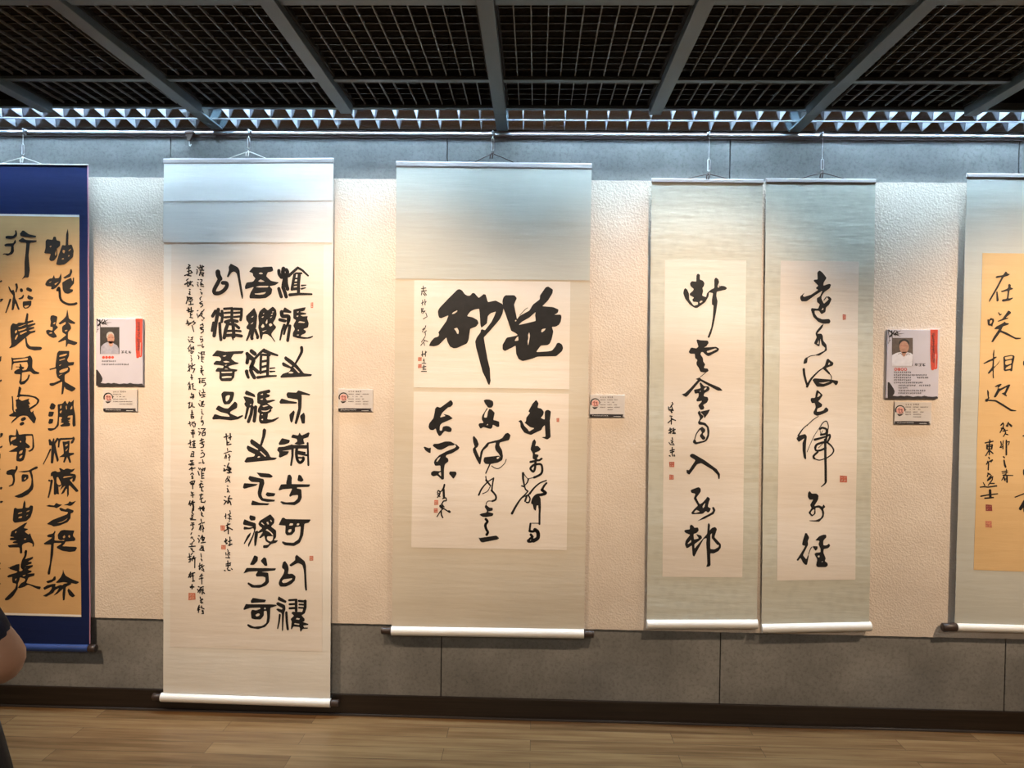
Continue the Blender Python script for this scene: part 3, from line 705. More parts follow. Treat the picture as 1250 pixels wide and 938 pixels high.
INK_D1 = """@810 328
p 240 300 250 255 265 238 290 255 312 310 315 380 370 455 420 440 420 410 360 405 350 375 375 355 320 325 320 305 360 270 370 250 330 215 322 180 345 152 400 160 402 80 420 60 445 75 443 135 480 145 502 180 490 220 475 235 485 275 470 330 520 350 530 300 580 255 620 240 620 130 640 108 670 130 680 165 660 215 665 235 700 210 750 215 778 240 760 258 650 282 645 335 660 400 655 440 640 540 610 690 580 800 555 850 535 840 580 720 600 600 610 450 590 440 590 380 605 300 555 290 550 340 510 410 470 440 410 482 380 480 320 440 265 370 | 438 408 460 388 480 400 445 425 | 670 215 680 202 690 220
@810 415
p 400 5 415 -5 440 5 540 10 550 40 520 80 490 95 640 85 680 110 665 140 560 195 540 200 510 180 480 150 460 150 450 180 480 220 485 270 510 300 490 345 540 352 552 380 520 400 450 392 430 340 405 310 400 280 415 245 385 225 380 170 325 170 305 150 330 100 345 95 400 105 425 85 | 525 140 630 105 655 112 580 150 535 160
8 515 400 450 455
p 390 480 440 458 460 480 560 530 690 585 725 622 660 620 560 565 450 500 300 680 275 700 220 665 260 655 330 590 420 490
p 370 610 430 598 455 590 440 530 455 520 490 560 510 570 550 565 568 600 550 625 500 650 490 690 540 700 550 730 530 770 480 795 500 825 490 850 455 858 435 830 425 800 460 765 470 745 410 755 400 735 430 690 430 650 385 660 | 495 615 500 590 530 580 520 605 | 437 632 455 618 455 635
p 415 890 440 870 490 925 500 960 545 900 570 850
@800 500
p 515 40 540 10 560 60 590 80 580 105 545 140 550 150 610 165 650 210 662 270 655 330 630 380 600 400 490 428 455 405 465 370 490 370 500 400 580 385 610 370 635 310 630 220 590 190 530 185 518 160 545 110 540 90
p 540 235 570 208 610 245 605 275 575 300 612 345 600 370 575 370 545 335 545 310 570 285
s16>12 545 235 500 300 475 380
p 420 560 445 540 470 545 600 620 750 730 790 790 785 850 770 850 760 800 700 740 560 655 510 670 415 800 380 775 380 735 410 745 490 620 425 580
@800 545
p 430 545 440 530 530 498 555 520 555 555 500 630 540 710 575 690 620 640 635 615 670 640 650 690 640 740 680 760 660 800 640 810 615 790 580 825 450 830 435 815 480 760 520 725 470 640 490 580 440 570 | 470 808 500 775 545 800 490 815 | 580 760 575 730 610 690 600 740
p 690 745 715 740 735 780 710 830 690 838 600 885 510 915 590 860 680 815 705 790
@800 610
p 350 385 365 370 420 365 420 320 440 305 465 325 475 345 520 340 530 380 500 410 465 420 470 490 530 475 495 420 560 440 570 470 540 500 475 545 478 600 560 500 630 420 640 300 650 285 668 310 660 380 690 345 730 335 752 360 735 410 720 460 800 545 800 590 770 630 710 660 670 655 675 800 665 818 620 825 635 790 630 680 620 540 625 470 590 480 520 610 480 690 470 700 455 680 445 560 400 590 380 595 360 550 370 500 425 430 370 410 | 395 535 435 490 438 520 400 545 | 670 430 690 410 685 470 755 555 775 555 770 580 720 610 670 605"""
INK_D2 = """@940 325
p 370 370 425 320 400 365 420 375 500 350 590 290 555 270 590 240 530 180 540 165 580 165 575 75 605 52 640 80 690 145 655 200 650 240 720 215 745 225 730 270 660 320 630 370 630 400 660 460 720 405 690 375 720 368 755 400 725 470 685 505 680 560 630 588 600 545 545 545 550 580 580 625 640 650 725 645 742 670 730 700 650 705 590 680 530 620 500 530 510 512 590 520 610 465 575 440 572 390 610 370 640 300 560 350 450 430 385 430 370 400 | 630 540 650 505 655 530
12 690 375 660 415
p 660 705 630 720 570 790 555 825 570 870 590 860 580 820 635 760
@940 410
p 535 95 570 20 575 -15 590 -25 630 -25 645 0 650 60 690 110 695 180 600 245 540 240 660 185 675 150 630 110 615 30 605 125 590 130 | 575 100 595 50 595 105
s10 545 240 500 245 455 268
p 405 345 415 290 440 265 460 265 450 335
s32>24 410 410 420 490 450 600
s30>14 452 620 500 530 590 435 650 395
p 635 390 665 370 690 290 710 280 730 300 775 330 765 365 680 395 735 460 720 475 650 410 | 705 360 720 322 735 345
s10 725 465 748 500 745 540
p 515 540 540 520 740 535 830 550 830 580 805 610 765 570 740 590 650 625 570 622 540 580 | 590 575 650 590 735 558 650 570
p 495 790 500 760 550 760 560 690 575 660 600 680 645 725 610 780 590 800 640 840 630 870 580 890 570 930 610 925 650 915 675 880 690 875 715 900 710 925 640 960 580 980 540 965 530 935 560 870 545 820 510 825 | 575 755 590 695 620 725
@940 490
10 590 185 520 230 450 300
s20>9 345 420 400 340 460 285
p 320 455 350 420 430 400 450 430 440 500 435 600 440 700 430 712 410 690 395 600 395 510 420 450 350 500
s8 450 620 530 440 600 330 650 260
s12 620 300 650 260 690 245 712 300 705 360
s26 610 340 640 325 690 345 680 395 620 410
s8 610 350 620 400 640 360
s30>22 545 470 620 450 690 430
s26 700 360 690 430 680 480
s24 690 430 725 410 730 440 700 500
s28 550 570 570 530 640 505 700 500
s24 550 570 560 600 610 600 680 570
s22>14 700 505 750 550 775 600 750 650 680 700
s26 580 620 530 670 540 700
s13 540 700 600 720 670 700
s8 590 570 640 520
30 672 470 675 720 678 850 680 980
s28>10 680 960 675 1000 625 1045
@940 545
p 462 620 465 570 485 545 510 580 570 578 595 605 590 650 540 735 600 720 640 740 655 710 680 745 650 765 665 810 655 870 600 925 480 915 480 908 560 905 620 880 640 840 635 790 600 750 555 755 560 825 515 862 470 815 510 755 490 720 530 650 485 655 | 495 815 520 780 545 770 540 825 520 840
@940 610
p 390 550 400 500 430 410 450 412 480 465 460 510 465 550 400 680 440 730 470 660 470 700 450 795 430 798 400 770 370 710 340 750 320 740 380 650 430 565 400 560
s10 470 665 490 610 510 580
p 550 500 600 450 650 430 685 430 690 460 650 505 650 560 690 560 720 538 735 565 710 595 655 605 650 650 680 720 665 750 700 775 705 805 680 825 575 825 560 800 575 730 540 665 560 648 615 645 615 600 590 545 605 505 | 575 690 600 680 605 700 590 710 | 625 760 645 750 640 765
p 515 570 580 572 580 600 555 630"""
INK_E = """@1150 320 12.5
p 815 235 830 215 930 200 970 145 985 150 1000 175 1040 185 1010 210 940 230 850 400 730 600 710 612 720 570 830 380 910 230 830 245
p 825 450 845 450 865 590 840 605 828 600
p 890 445 940 430 1005 400 1010 345 1025 330 1050 350 1045 390 1085 400 1070 420 1030 430 1010 560 1080 540 1075 560 1030 590 930 608 905 595 920 570 985 560 1000 440 910 462
p 850 770 865 765 885 795 920 790 880 825
@1150 385 12.5
p 690 70 700 60 715 70 740 40 790 55 795 90 770 150 770 175 740 160 710 158 698 140 | 728 85 760 70 765 100 745 130 730 135
p 840 90 920 55 950 10 1010 -75 1050 -50 1050 -30 970 40 1015 35 1000 55 860 100
p 800 200 830 170 910 130 960 95 970 115 1025 125 1010 145 930 170 900 230 980 260 1120 340 1210 345 1200 360 1130 370 1050 330 890 255 830 340 780 410 750 410 790 330 870 210 800 215
p 630 735 700 690 780 655 775 600 790 525 800 530 795 640 830 630 835 645 795 670 790 790 830 760 890 680 860 740 790 810 785 900 790 960 775 965 770 840 720 890 700 895 700 875 765 790 775 690 640 745
p 935 640 950 625 1060 605 1110 620 1100 680 1080 760 1070 850 1050 858 1035 840 960 855 940 840 940 740 | 960 660 960 640 1060 620 1080 630 1070 660 970 680 | 965 750 965 700 1065 680 1060 735 985 760 | 965 830 975 800 1055 755 1050 815
p 1240 700 1270 690 1270 780 1235 760
@1150 440 12.5
p 800 400 840 375 890 358 910 365 890 390 850 430 890 430 1010 370 1040 370 1035 390 990 480 970 520 990 540 980 553 900 505 950 490 985 410 880 470 820 565 790 570 790 550 845 440 850 400 810 410
p 685 460 695 450 715 490 712 560 725 575 700 600 820 605 900 650 1060 750 1135 765 1120 778 1050 778 940 710 810 630 700 620 690 635 655 630 655 595 700 580 690 520
@1150 505 12.5
20 900 180 930 145
s18 930 145 940 185 890 290
18 905 225 935 235
22 985 190 1015 140
30 1030 165 1060 190
14 1010 185 1000 200
18 940 220 960 270
16 930 270 1000 255
16 940 350 975 300 960 240
14 960 310 1010 325
s16 900 430 910 480 890 520
16 905 520 935 500
14>16 940 415 930 470 935 540
22>26 985 410 985 520 985 630
s14 990 440 1030 430 1015 480
20 940 660 955 675
22>30 950 715 960 780 970 815
20 660 450 780 425
20 730 405 740 440
24 690 480 690 540
18 690 490 770 475
24 770 480 760 540
16 695 510 765 505
16 695 545 765 540
20 725 450 725 630
18 720 560 670 645
20 725 560 780 610
20 715 670 725 690
s20 680 775 700 750 770 710 750 740
18 700 730 690 760
20 712 760 705 860
@1150 570 12.5
16 915 75 1000 65
14 920 100 1000 92
14 985 40 975 120
20>14 930 130 1080 135
18>12 960 120 935 160 908 210
22 945 165 960 210
26 990 150 990 235
16 950 190 990 185
22 700 100 735 120
18 700 120 690 150
26 750 140 700 200
16 690 215 735 185 775 150
18 770 160 765 200
18>14 765 200 700 285
18 735 255 795 255
20>12 650 285 625 240
18>22 580 312 640 305 700 312 830 292
40 730 360 735 460
22>18 590 450 700 430 845 412
22 650 480 780 470
p 1100 460 1250 400 1290 380 1290 405 1110 475
p 1170 630 1200 580 1240 510 1290 480 1290 720 1240 690 1240 620 1200 670 1175 655
p 1235 50 1260 30 1290 30 1290 130 1240 130
@1150 505 12.5
p 1225 340 1260 325 1290 320 1290 350 1240 352"""
INK_SB = """@215 316 13.794
22 210 100 235 115 205 140 / 215 150 215 265 / 180 165 240 150 / 195 215 245 200 270 230 / 145 285 270 235 / 190 280 250 290
20 175 365 205 340 / 145 430 225 390 / 190 385 195 465 / 150 435 185 420 / 245 380 245 440 / 215 420 275 385 / 240 420 210 465 / 270 440 290 460
20 225 515 240 520 / 225 550 235 560 225 605 / 215 590 240 600
20 185 640 195 680 170 755 / 190 655 215 650 205 700 / 230 650 270 660 230 690 / 230 660 280 690 / 220 720 270 710 / 245 720 245 775 / 215 775 290 765
20 190 870 230 850 / 210 830 215 895 / 235 890 290 880 / 255 820 260 905
16 355 135 370 145 / 345 185 360 190 345 260 / 350 250 360 210
22 405 110 420 160 / 380 160 465 130 / 440 115 440 190 / 400 190 465 195 / 415 210 395 280 / 420 240 465 240 445 290 / 430 265 460 290
18 370 350 385 355 / 360 400 375 410 / 375 465 360 430 / 410 350 440 355 430 390 / 415 395 420 465 / 420 430 460 440 / 440 465 465 470 / 410 430 440 420
18 405 515 420 525 / 415 560 435 600 440 575 / 425 640 400 670 410 695
18 400 740 440 720 / 395 750 440 755 450 790 415 815 / 410 760 420 770
@215 376 13.794
20 180 45 235 30 / 205 0 205 70 / 230 60 275 50 / 250 0 265 70 / 240 85 245 165 / 240 120 265 115 / 230 160 275 170
18 185 205 180 260 / 165 270 245 250 / 200 225 205 295 / 200 295 300 220 / 285 235 325 250 290 280 / 265 295 295 400
18 205 490 215 500 / 200 530 225 570 / 250 505 280 490 255 540 / 235 540 270 530 / 215 575 250 570 295 585 / 265 560 280 580
18 240 620 195 690 / 215 700 215 735 / 245 660 250 700 290 650 / 240 690 300 690 / 230 720 290 735 260 770 / 250 725 245 760 / 290 655 295 700
16 245 805 255 815 / 250 840 265 870 250 900
18 355 50 370 45 / 350 100 360 140 / 365 165 390 120 / 430 60 395 140 / 410 90 440 90 430 130 / 420 130 440 150 / 470 30 440 70 / 440 150 475 170 455 190 / 430 205 445 212
20 405 290 450 275 / 440 265 455 300 / 405 330 455 325 / 400 345 415 350 / 415 360 455 365 455 400 415 425 / 420 370 440 330
18 405 490 435 485 / 400 520 415 545 / 410 530 445 525 450 555 415 580
16 360 635 410 630 / 440 610 435 660 / 430 635 450 670 465 650
18 375 755 390 760 / 365 800 385 830 375 860 / 415 750 435 740 420 780 / 450 745 475 740 465 775 / 405 770 480 785 / 430 790 430 900 / 420 830 465 830 / 425 860 460 860 / 425 900 455 915
@215 436 13.794
18 215 120 225 240 / 195 240 235 200 / 205 170 250 140 / 260 100 275 150 / 245 170 315 130 / 270 150 260 200 / 265 195 315 200 285 265
20 255 300 265 315 / 245 345 280 350 / 260 330 265 380
18 225 425 200 470 / 215 440 235 460 215 550 / 215 500 240 495 / 235 460 240 545 / 265 460 290 450 / 275 490 295 485 / 275 450 285 540 330 550
20 260 610 265 640 / 255 635 295 630 / 240 675 285 680 285 705 / 250 690 280 660 / 295 640 300 680
20 205 780 235 765 / 230 770 215 860 250 840 265 800 / 265 770 280 840 310 845 / 265 900 270 930
18 420 150 435 160 / 410 200 440 180 / 410 230 460 225 / 435 180 415 260 / 420 255 455 305 / 440 230 430 270
18 375 370 405 360 / 400 365 390 435 / 405 400 400 440 / 430 370 495 360 / 445 390 430 430 490 430 500 460 465 490 / 430 400 480 395
18 395 570 405 575 / 390 600 405 655 425 630 / 455 540 465 590 / 435 600 485 600 / 450 620 470 660 / 430 680 485 665 / 440 650 490 630
18 400 735 405 740 / 380 785 405 830 / 435 750 425 830 / 430 760 465 745 440 795 / 425 800 480 805 / 430 830 465 835
@215 496 13.794
20 265 70 265 170 / 245 150 290 140 / 250 175 255 205 295 200 295 175 250 175 / 260 110 280 110
18 205 300 240 280 / 225 260 240 335 / 265 275 310 265 / 280 280 260 310 / 300 290 325 295 315 345 / 280 320 300 355
20 250 450 310 440 / 260 410 300 405 / 280 400 285 530 / 260 470 310 465
20 205 635 250 610 / 235 575 240 660 / 225 690 255 695 / 270 600 320 590 / 300 580 300 700 / 275 640 320 630 / 280 670 315 665 / 280 700 325 695
18 270 765 300 770 290 840 / 265 790 245 850 / 265 810 290 805 / 250 850 300 850 / 240 930 285 915
16 425 60 435 65 / 430 85 435 130 460 140 / 435 170 420 220
18 420 250 450 245 460 290 440 325 / 420 265 445 270
20 375 380 390 385 / 375 430 395 440 / 385 485 410 440 / 420 380 490 380 450 430 / 440 460 490 440 / 490 450 485 490 445 500 435 450
20 430 545 420 590 / 400 585 460 560 / 400 630 470 600 / 440 600 445 640 / 430 640 465 650 455 690 415 700
18 425 750 445 750 / 420 800 450 780 480 810 465 850 410 865 / 445 910 455 935
@215 556 13.794
20 245 90 275 95 / 215 155 295 130 / 265 110 270 165 / 240 165 300 160 / 225 240 270 205 / 260 200 270 260 / 255 230 320 215
18 245 325 275 295 295 325 / 260 360 285 360 / 265 390 290 385 / 270 340 275 395
20 235 460 265 440 315 430 300 480 / 240 470 290 475 / 250 490 300 490 / 275 440 280 565
20 255 620 260 640 285 630 / 250 675 300 665 / 275 640 280 710
20 235 770 210 830 / 230 800 240 850 / 250 810 310 790 / 265 780 260 830 / 280 760 295 870 290 930
18 385 130 415 125 / 445 75 460 140 / 440 125 475 130
20 380 215 395 240 / 370 270 390 335 / 410 220 430 250 490 215 475 260 / 450 220 450 260 / 430 270 435 390 / 430 310 465 305 / 430 345 465 340 / 430 390 470 385
20 415 435 440 445 / 390 500 420 470 450 490 / 420 480 400 540 / 410 540 460 530 / 430 550 430 600 455 605
20 395 670 450 660 / 425 650 410 710 / 400 740 450 720 / 425 740 420 790 480 795 490 770
20 375 900 430 890 / 400 870 405 930 / 440 870 450 930 / 430 905 475 890
@215 616 13.794
20 280 60 265 140 290 170 / 280 0 290 60 275 110 / 260 180 285 195 / 235 240 275 235 260 200 / 240 260 325 260
20 255 315 295 315 / 240 350 300 340 / 275 320 285 400 260 430
16 260 475 245 510 / 245 570 255 550 275 555 265 580 / 290 585 305 615 265 650
20 235 670 270 665 / 215 715 320 705 / 260 690 265 715 / 245 740 265 770 / 265 745 280 795 300 795
18 275 820 250 850 / 220 830 235 930 / 200 890 250 875 / 290 880 280 920 / 270 915 330 900 / 300 870 300 910
20 375 75 430 70 / 400 45 405 105 / 440 80 475 70 / 460 30 465 110 / 425 130 430 190 455 200 / 440 155 425 180
18 415 250 425 290 / 380 340 430 310 / 440 320 475 305 / 410 350 385 430 / 420 360 410 440 / 440 350 460 400 / 440 420 465 410 / 450 380 450 465
20 375 530 390 535 / 365 575 380 590 / 380 640 390 605 / 440 520 410 580 / 420 560 475 560 460 610 / 430 590 465 590 / 445 540 445 620 / 420 650 490 640
18 425 695 420 740 / 400 750 445 720 / 450 700 460 760 / 390 770 465 780 / 430 740 470 785
18 415 830 420 860 / 420 860 425 890 / 425 920 435 935
@215 682 13.794
20 215 20 300 5 / 240 0 235 55 215 60 / 270 0 270 40 / 315 0 315 155 / 420 10 435 40
20 245 230 210 320 / 220 270 260 260 / 235 260 240 320 / 270 250 315 240 / 290 260 255 300 / 270 300 300 290 / 285 310 290 385 / 275 385 310 380
24 240 480 300 480 / 270 440 270 510 / 260 470 245 490
18 400 80 390 180 / 380 130 425 110 / 395 190 420 150 / 440 100 430 140 / 420 150 470 120 / 440 150 465 190 / 430 190 470 215
18 435 260 400 310 / 420 290 450 285 / 390 345 455 330 / 430 310 435 430
20 375 475 390 480 / 360 520 375 540 / 370 570 405 510 / 410 490 460 475 / 415 495 400 580 / 430 520 460 515 / 430 540 460 545 / 440 520 440 600 / 460 570 480 590
20 405 650 410 680 / 440 680 410 710 450 690 / 420 700 425 755 / 410 735 450 745
20 390 790 365 850 / 370 830 400 820 / 385 820 375 910 / 360 870 395 860 / 430 800 425 830 470 850 / 440 870 440 900 / 435 930 460 925 / 455 880 460 930
@257 485
16 165 490 215 475 / 190 450 195 520 / 220 500 255 485 / 240 445 240 520 / 200 535 200 585 250 575 / 210 560 225 550
12 205 625 210 655 / 165 690 230 665 / 235 660 255 665 / 190 700 170 750 / 195 715 190 750 / 215 700 240 720 / 215 740 240 730 / 230 700 230 775
16 170 835 180 840 / 165 880 175 905 / 225 805 205 850 / 205 860 250 870 / 225 850 220 900 240 880 / 160 900 190 890
@257 570
15 165 20 175 45 205 30 / 235 10 240 60 / 210 45 250 35 / 205 75 255 70 / 230 60 225 80
12 215 115 185 170 / 205 140 235 170 / 185 190 225 160 / 210 160 240 190 / 235 120 228 140
14 205 235 215 240 / 205 265 215 285 205 310 / 215 295 228 312
15 175 365 185 370 / 165 410 185 420 / 165 460 195 420 / 235 355 215 390 260 390 / 225 390 205 440 / 215 410 240 430 250 465 / 235 420 210 450
12 235 535 240 560 / 170 610 190 590 / 185 575 185 635 / 210 590 245 570 / 225 600 250 610 / 210 630 255 640 / 235 590 230 650 / 225 665 230 670
15 190 720 235 700 / 210 690 200 750 / 165 790 225 750 / 215 740 215 820 / 220 745 265 770
14 170 910 200 895 / 185 880 185 930
@257 625
14 170 370 200 350 / 185 335 190 390 / 215 365 255 350 / 235 310 235 415 / 215 410 260 395 / 205 385 190 395
12 205 460 215 480 / 185 500 190 530 / 210 490 235 500 205 520 / 215 510 235 530 / 185 560 235 565 / 210 530 225 555
15 210 600 215 680 / 190 640 245 625 / 190 660 240 655 240 640 / 170 715 180 720 / 205 690 215 715 240 715 / 255 695 265 705"""
INK_SC = """@505 340 6.41
7 60 80 95 75 / 75 60 75 100 / 60 100 100 95 / 65 105 60 130 / 80 105 100 130 / 75 120 90 135
6 70 170 68 210 / 60 195 80 185 / 88 165 90 210 / 85 200 98 180
6 60 240 75 235 65 260 90 255 70 275 / 95 270 105 300 75 318 / 60 235 62 270
6 95 370 85 400 / 70 400 80 390 68 420 / 80 425 100 410 / 90 420 92 445
6 90 455 60 500 / 75 480 110 495 / 85 490 55 525 / 80 505 85 525
7 60 600 80 590 / 68 570 68 610 / 85 595 100 575 / 92 570 92 610
6 80 630 75 645 / 65 665 95 665 / 82 640 82 665
7 65 695 95 690 / 80 680 78 715 / 60 728 100 728 / 70 710 95 712"""
INK_SD = """@810 415 10
14 105 765 115 785 80 830 / 60 820 70 860 / 95 800 115 860 / 85 860 120 865 / 95 880 100 890
@800 500 10
14 175 5 215 0 / 190 20 205 35
14 180 80 205 85 / 155 165 210 115 / 195 100 195 180 / 205 120 245 135
17 165 255 200 240 / 180 230 185 290 / 165 290 200 270 / 210 260 240 245 / 220 230 225 290 / 210 290 242 290
12 205 345 210 370 / 165 405 185 430 / 190 380 215 390 195 410 / 200 400 220 420 / 180 430 230 432
15 205 465 205 540 / 180 505 230 490 / 185 525 225 515 / 170 565 180 570 / 205 550 215 570 / 230 555 235 570"""

# ------------------------------------------------------------------ hanging scrolls
def lerp(a, b, t): return (a[0]+(b[0]-a[0])*t, a[1]+(b[1]-a[1])*t)
def wave(seed, amp):
    def f(x, z):
        return amp*(math.sin(z*15.3+seed)+.6*math.sin(z*8.1+1.7*seed+x*1.5)+.35*noise.noise(Vector((x*3+seed*5, z*7, seed))))
    return f
def slab(name, q, y, thick, wv, m, parent, dx=.03, dz=.012):
    """cloth or paper between four photo corners TL TR BR BL, hanging at depth y with its real thickness"""
    A, B = at(*q[0], y), at(*q[2], y); nx = max(2, int(abs(B.x-A.x)/dx)); nz = max(1, int(abs(A.z-B.z)/dz))
    bm = bmesh.new(); F, K = [], []
    for j in range(nz+1):
        f, k = [], []
        for i in range(nx+1):
            c = lerp(lerp(q[0], q[1], i/nx), lerp(q[3], q[2], i/nx), j/nz); p = at(*c, y); yy = y+wv(p.x, p.z)
            f.append(bm.verts.new((p.x, yy, p.z))); k.append(bm.verts.new((p.x, yy+thick, p.z)))
        F.append(f); K.append(k)
    for j in range(nz):
        for i in range(nx):
            bm.faces.new((F[j][i], F[j+1][i], F[j+1][i+1], F[j][i+1])); bm.faces.new((K[j][i], K[j][i+1], K[j+1][i+1], K[j+1][i]))
    for j in range(nz): bm.faces.new((F[j][0], K[j][0], K[j+1][0], F[j+1][0])); bm.faces.new((F[j][nx], F[j+1][nx], K[j+1][nx], K[j][nx]))
    for i in range(nx): bm.faces.new((F[0][i], F[0][i+1], K[0][i+1], K[0][i])); bm.faces.new((F[nz][i], K[nz][i], K[nz][i+1], F[nz][i+1]))
    bm.normal_update(); crisp(bm)
    return link(name, bm, m, parent, True)
def lay(name, bm, y, wv, m, parent, step=.02):
    """put flat writing on the hanging paper"""
    for v in bm.verts:
        p = at(v.co.x, v.co.y, y); v.co = Vector((p.x, 0, p.z))
    zs = [v.co.z for v in bm.verts]; z = math.floor(min(zs)/step)*step+step
    while z < max(zs):
        bmesh.ops.bisect_plane(bm, geom=bm.verts[:]+bm.edges[:]+bm.faces[:], plane_co=(0, 0, z), plane_no=(0, 0, 1)); z += step
    for v in bm.verts: v.co.y = y+wv(v.co.x, v.co.z)
    for f in bm.faces:
        f.normal_update()
        if f.normal.y > 0: f.normal_flip()
    return link(name, bm, m, parent)
def rod(name, a, b, r, m, parent, flat=None):
    """round or half-round stick between two photo positions at its own depth"""
    bm = bmesh.new()
    if flat is None: tube(bm, [a, a.lerp(b, .25), a.lerp(b, .5), a.lerp(b, .75), b], r, 20)
    else:
        bm2 = []
        prof = [(-.6, -1), (.6, -1), (1, -.6), (1, .6), (.6, 1), (-.6, 1), (-1, .6), (-1, -.6)]
        A = [bm.verts.new((a.x, a.y+p*flat, a.z+q*r)) for p, q in prof]; B = [bm.verts.new((b.x, b.y+p*flat, b.z+q*r)) for p, q in prof]
        bm.faces.new(A); bm.faces.new(B[::-1])
        for i in range(8): bm.faces.new((A[i], B[i], B[(i+1) % 8], A[(i+1) % 8]))
    bmesh.ops.recalc_face_normals(bm, faces=bm.faces[:])
    crisp(bm)
    return link(name, bm, m, parent, flat is None)
def seal(px0, py0, px1, py1, y, wv, m, parent, seed=1):
    """small carved seal print: a worn red square with pale cuts"""
    rd = random.Random(seed); bm = bmesh.new(); w_, h_ = px1-px0, py1-py0; e = .10*w_
    o = [(px0, py0), (px1, py0), (px1, py1), (px0, py1)]
    o = [(x+rd.uniform(-.06, .06)*w_, z+rd.uniform(-.06, .06)*h_) for x, z in o]
    nx = 2 if w_ > 3 else 1; ny = max(2, round(h_/w_*2)) if w_ > 3 else 2
    holes = []
    for i in range(nx):
        for j in range(ny):
            cx0, cx1 = px0+e+(w_-2*e)*i/nx, px0+e+(w_-2*e)*(i+1)/nx; cy0, cy1 = py0+e+(h_-2*e)*j/ny, py0+e+(h_-2*e)*(j+1)/ny
            g = .22*(cx1-cx0); 
            holes.append([(cx0+g*rd.uniform(.6, 1.2), cy0+g), (cx1-g, cy0+g*rd.uniform(.6, 1.6)), (cx1-g*rd.uniform(.8, 1.8), cy1-g), (cx0+g*.8, cy1-g*rd.uniform(.7, 2.2))])
    poly2(bm, [o]+holes)
    for hx in holes:
        a, b = hx[0], hx[2]; stroke2(bm, [a, b], e*.8, e*.8, False); stroke2(bm, [hx[1], lerp(hx[0], hx[2], .5)], e*.7, e*.7, False)
    return lay('seal', bm, y, wv, m, parent)
def cord(name, apex, ends, m, parent, knot=True):
    bm = bmesh.new(); ax = apex
    for e in ends:
        p = at(*e, YS); tube(bm, spline([ax, ax.lerp(Vector((p.x, YS, p.z)), .5)+Vector((0, 0, -.0008)), Vector((p.x, YS, p.z-.003))], 4), .0019, 8)
    if knot:
        for s in (-1, 1):
            tube(bm, spline([ax+Vector((.001*s, -.002, 0)), ax+Vector((.005*s-.003, -.004, -.008)), ax+Vector((.004*s-.005, -.003, -.022))], 5), .0028, 8)
        tube(bm, [ax+Vector((0, 0, .003)), ax+Vector((0, -.001, -.004))], .0034, 10)
    return link(name, bm, m, parent, True)
GRP = 'hanging scrolls on the gallery wall'
def scroll(label, corners, mount, rodpx, roller, knobs, seed, rod_m='rod_grey', roll_m='roller_white', amp=.0010, roll_r=None):
    top = at(*lerp(corners[0], corners[1], .5), YS)
    t = thing('hanging_scroll', label, 'scroll', (top.x, YS, at(*roller[0], YS).z), GRP)
    wv0 = wave(seed, amp); zt = top.z; zb = at(*corners[2], YS).z
    wv = lambda x, z: wv0(x, z)*min(1, max(0, (zt-z)/.12))*min(1, max(0, (z-zb)/.12))
    slab('mounting', corners, YS, .0012, wv, mount, t)
    a, b = at(*rodpx[0], YS), at(*rodpx[1], YS); hh = abs(rodpx[2])/287.0/2
    rod('top_rod', a, b, hh, rod_m, t, flat=.0042)
    rr = (roll_r or roller[2])/287.0/2; yr = YS-.001+rr*.2
    a, b = at(*roller[0], yr), at(*roller[1], yr); ro = rod('roller', a, b, rr, roll_m, t)
    for k in knobs:
        c, d = at(*k[0], yr), at(*k[1], yr); bm = bmesh.new(); r2 = k[2]/287.0/2
        tube(bm, [c, c.lerp(d, .06), c.lerp(d, .5), c.lerp(d, .94), d], [r2*.85, r2, r2*.96, r2, r2*.85], 18); bmesh.ops.recalc_face_normals(bm, faces=bm.faces[:])
        link('knob', bm, 'knob_wood', ro, True)
    return t, wv
def ink_lines(text, lo, hi):
    """the blocks of a tracing from header lo up to header hi"""
    return text

# --- blue mounted scroll at the left edge
ap = rail_hook(28, 162.5, 176.5, 189, 'rail hook holding the navy blue scroll')
t, wv = scroll('navy silk mounted hanging scroll with bold ink on tan paper, at left edge', [(-51, 199.5), (107, 201.5), (109.5, 790), (-52, 786.5)], 'silk_navy', ((-51, 199.6), (107.6, 201.6), 1.6), ((-52, 788.5), (108.5, 791.8), 9.5), [((108.6, 791.8), (117.6, 792), 9.6), ((-61, 788.2), (-52.1, 788.5), 9.6)], .7, 'cord_white', 'roller_blue')
cord('hanging_cord', ap, ((2, 198.6), (52, 199.8)), 'cord_white', t)
sh = slab('art_sheet', [(-41, 263), (96.6, 265), (98.9, 751), (-41, 747.5)], YS-.0010, .0006, wv, 'sheet_tan', t)
for q in ([(-41, 260.5), (96.4, 262.4), (96.5, 265), (-41, 263)], [(-41, 747.5), (98.9, 751), (99, 753.6), (-41, 750)]):
    slab('edging', q, YS-.0012, .0006, wv, 'mount_white', t, dz=.004)
slab('edge_binding', [(106.6, 201.5), (107.9, 201.5), (110.3, 786.5), (109.1, 786.5)], YS-.0003, .0010, wv, 'binding_pink', t, dx=.004)
lay('calligraphy', ink_bm(INK_A), YS-.0018, wv, 'ink', sh)

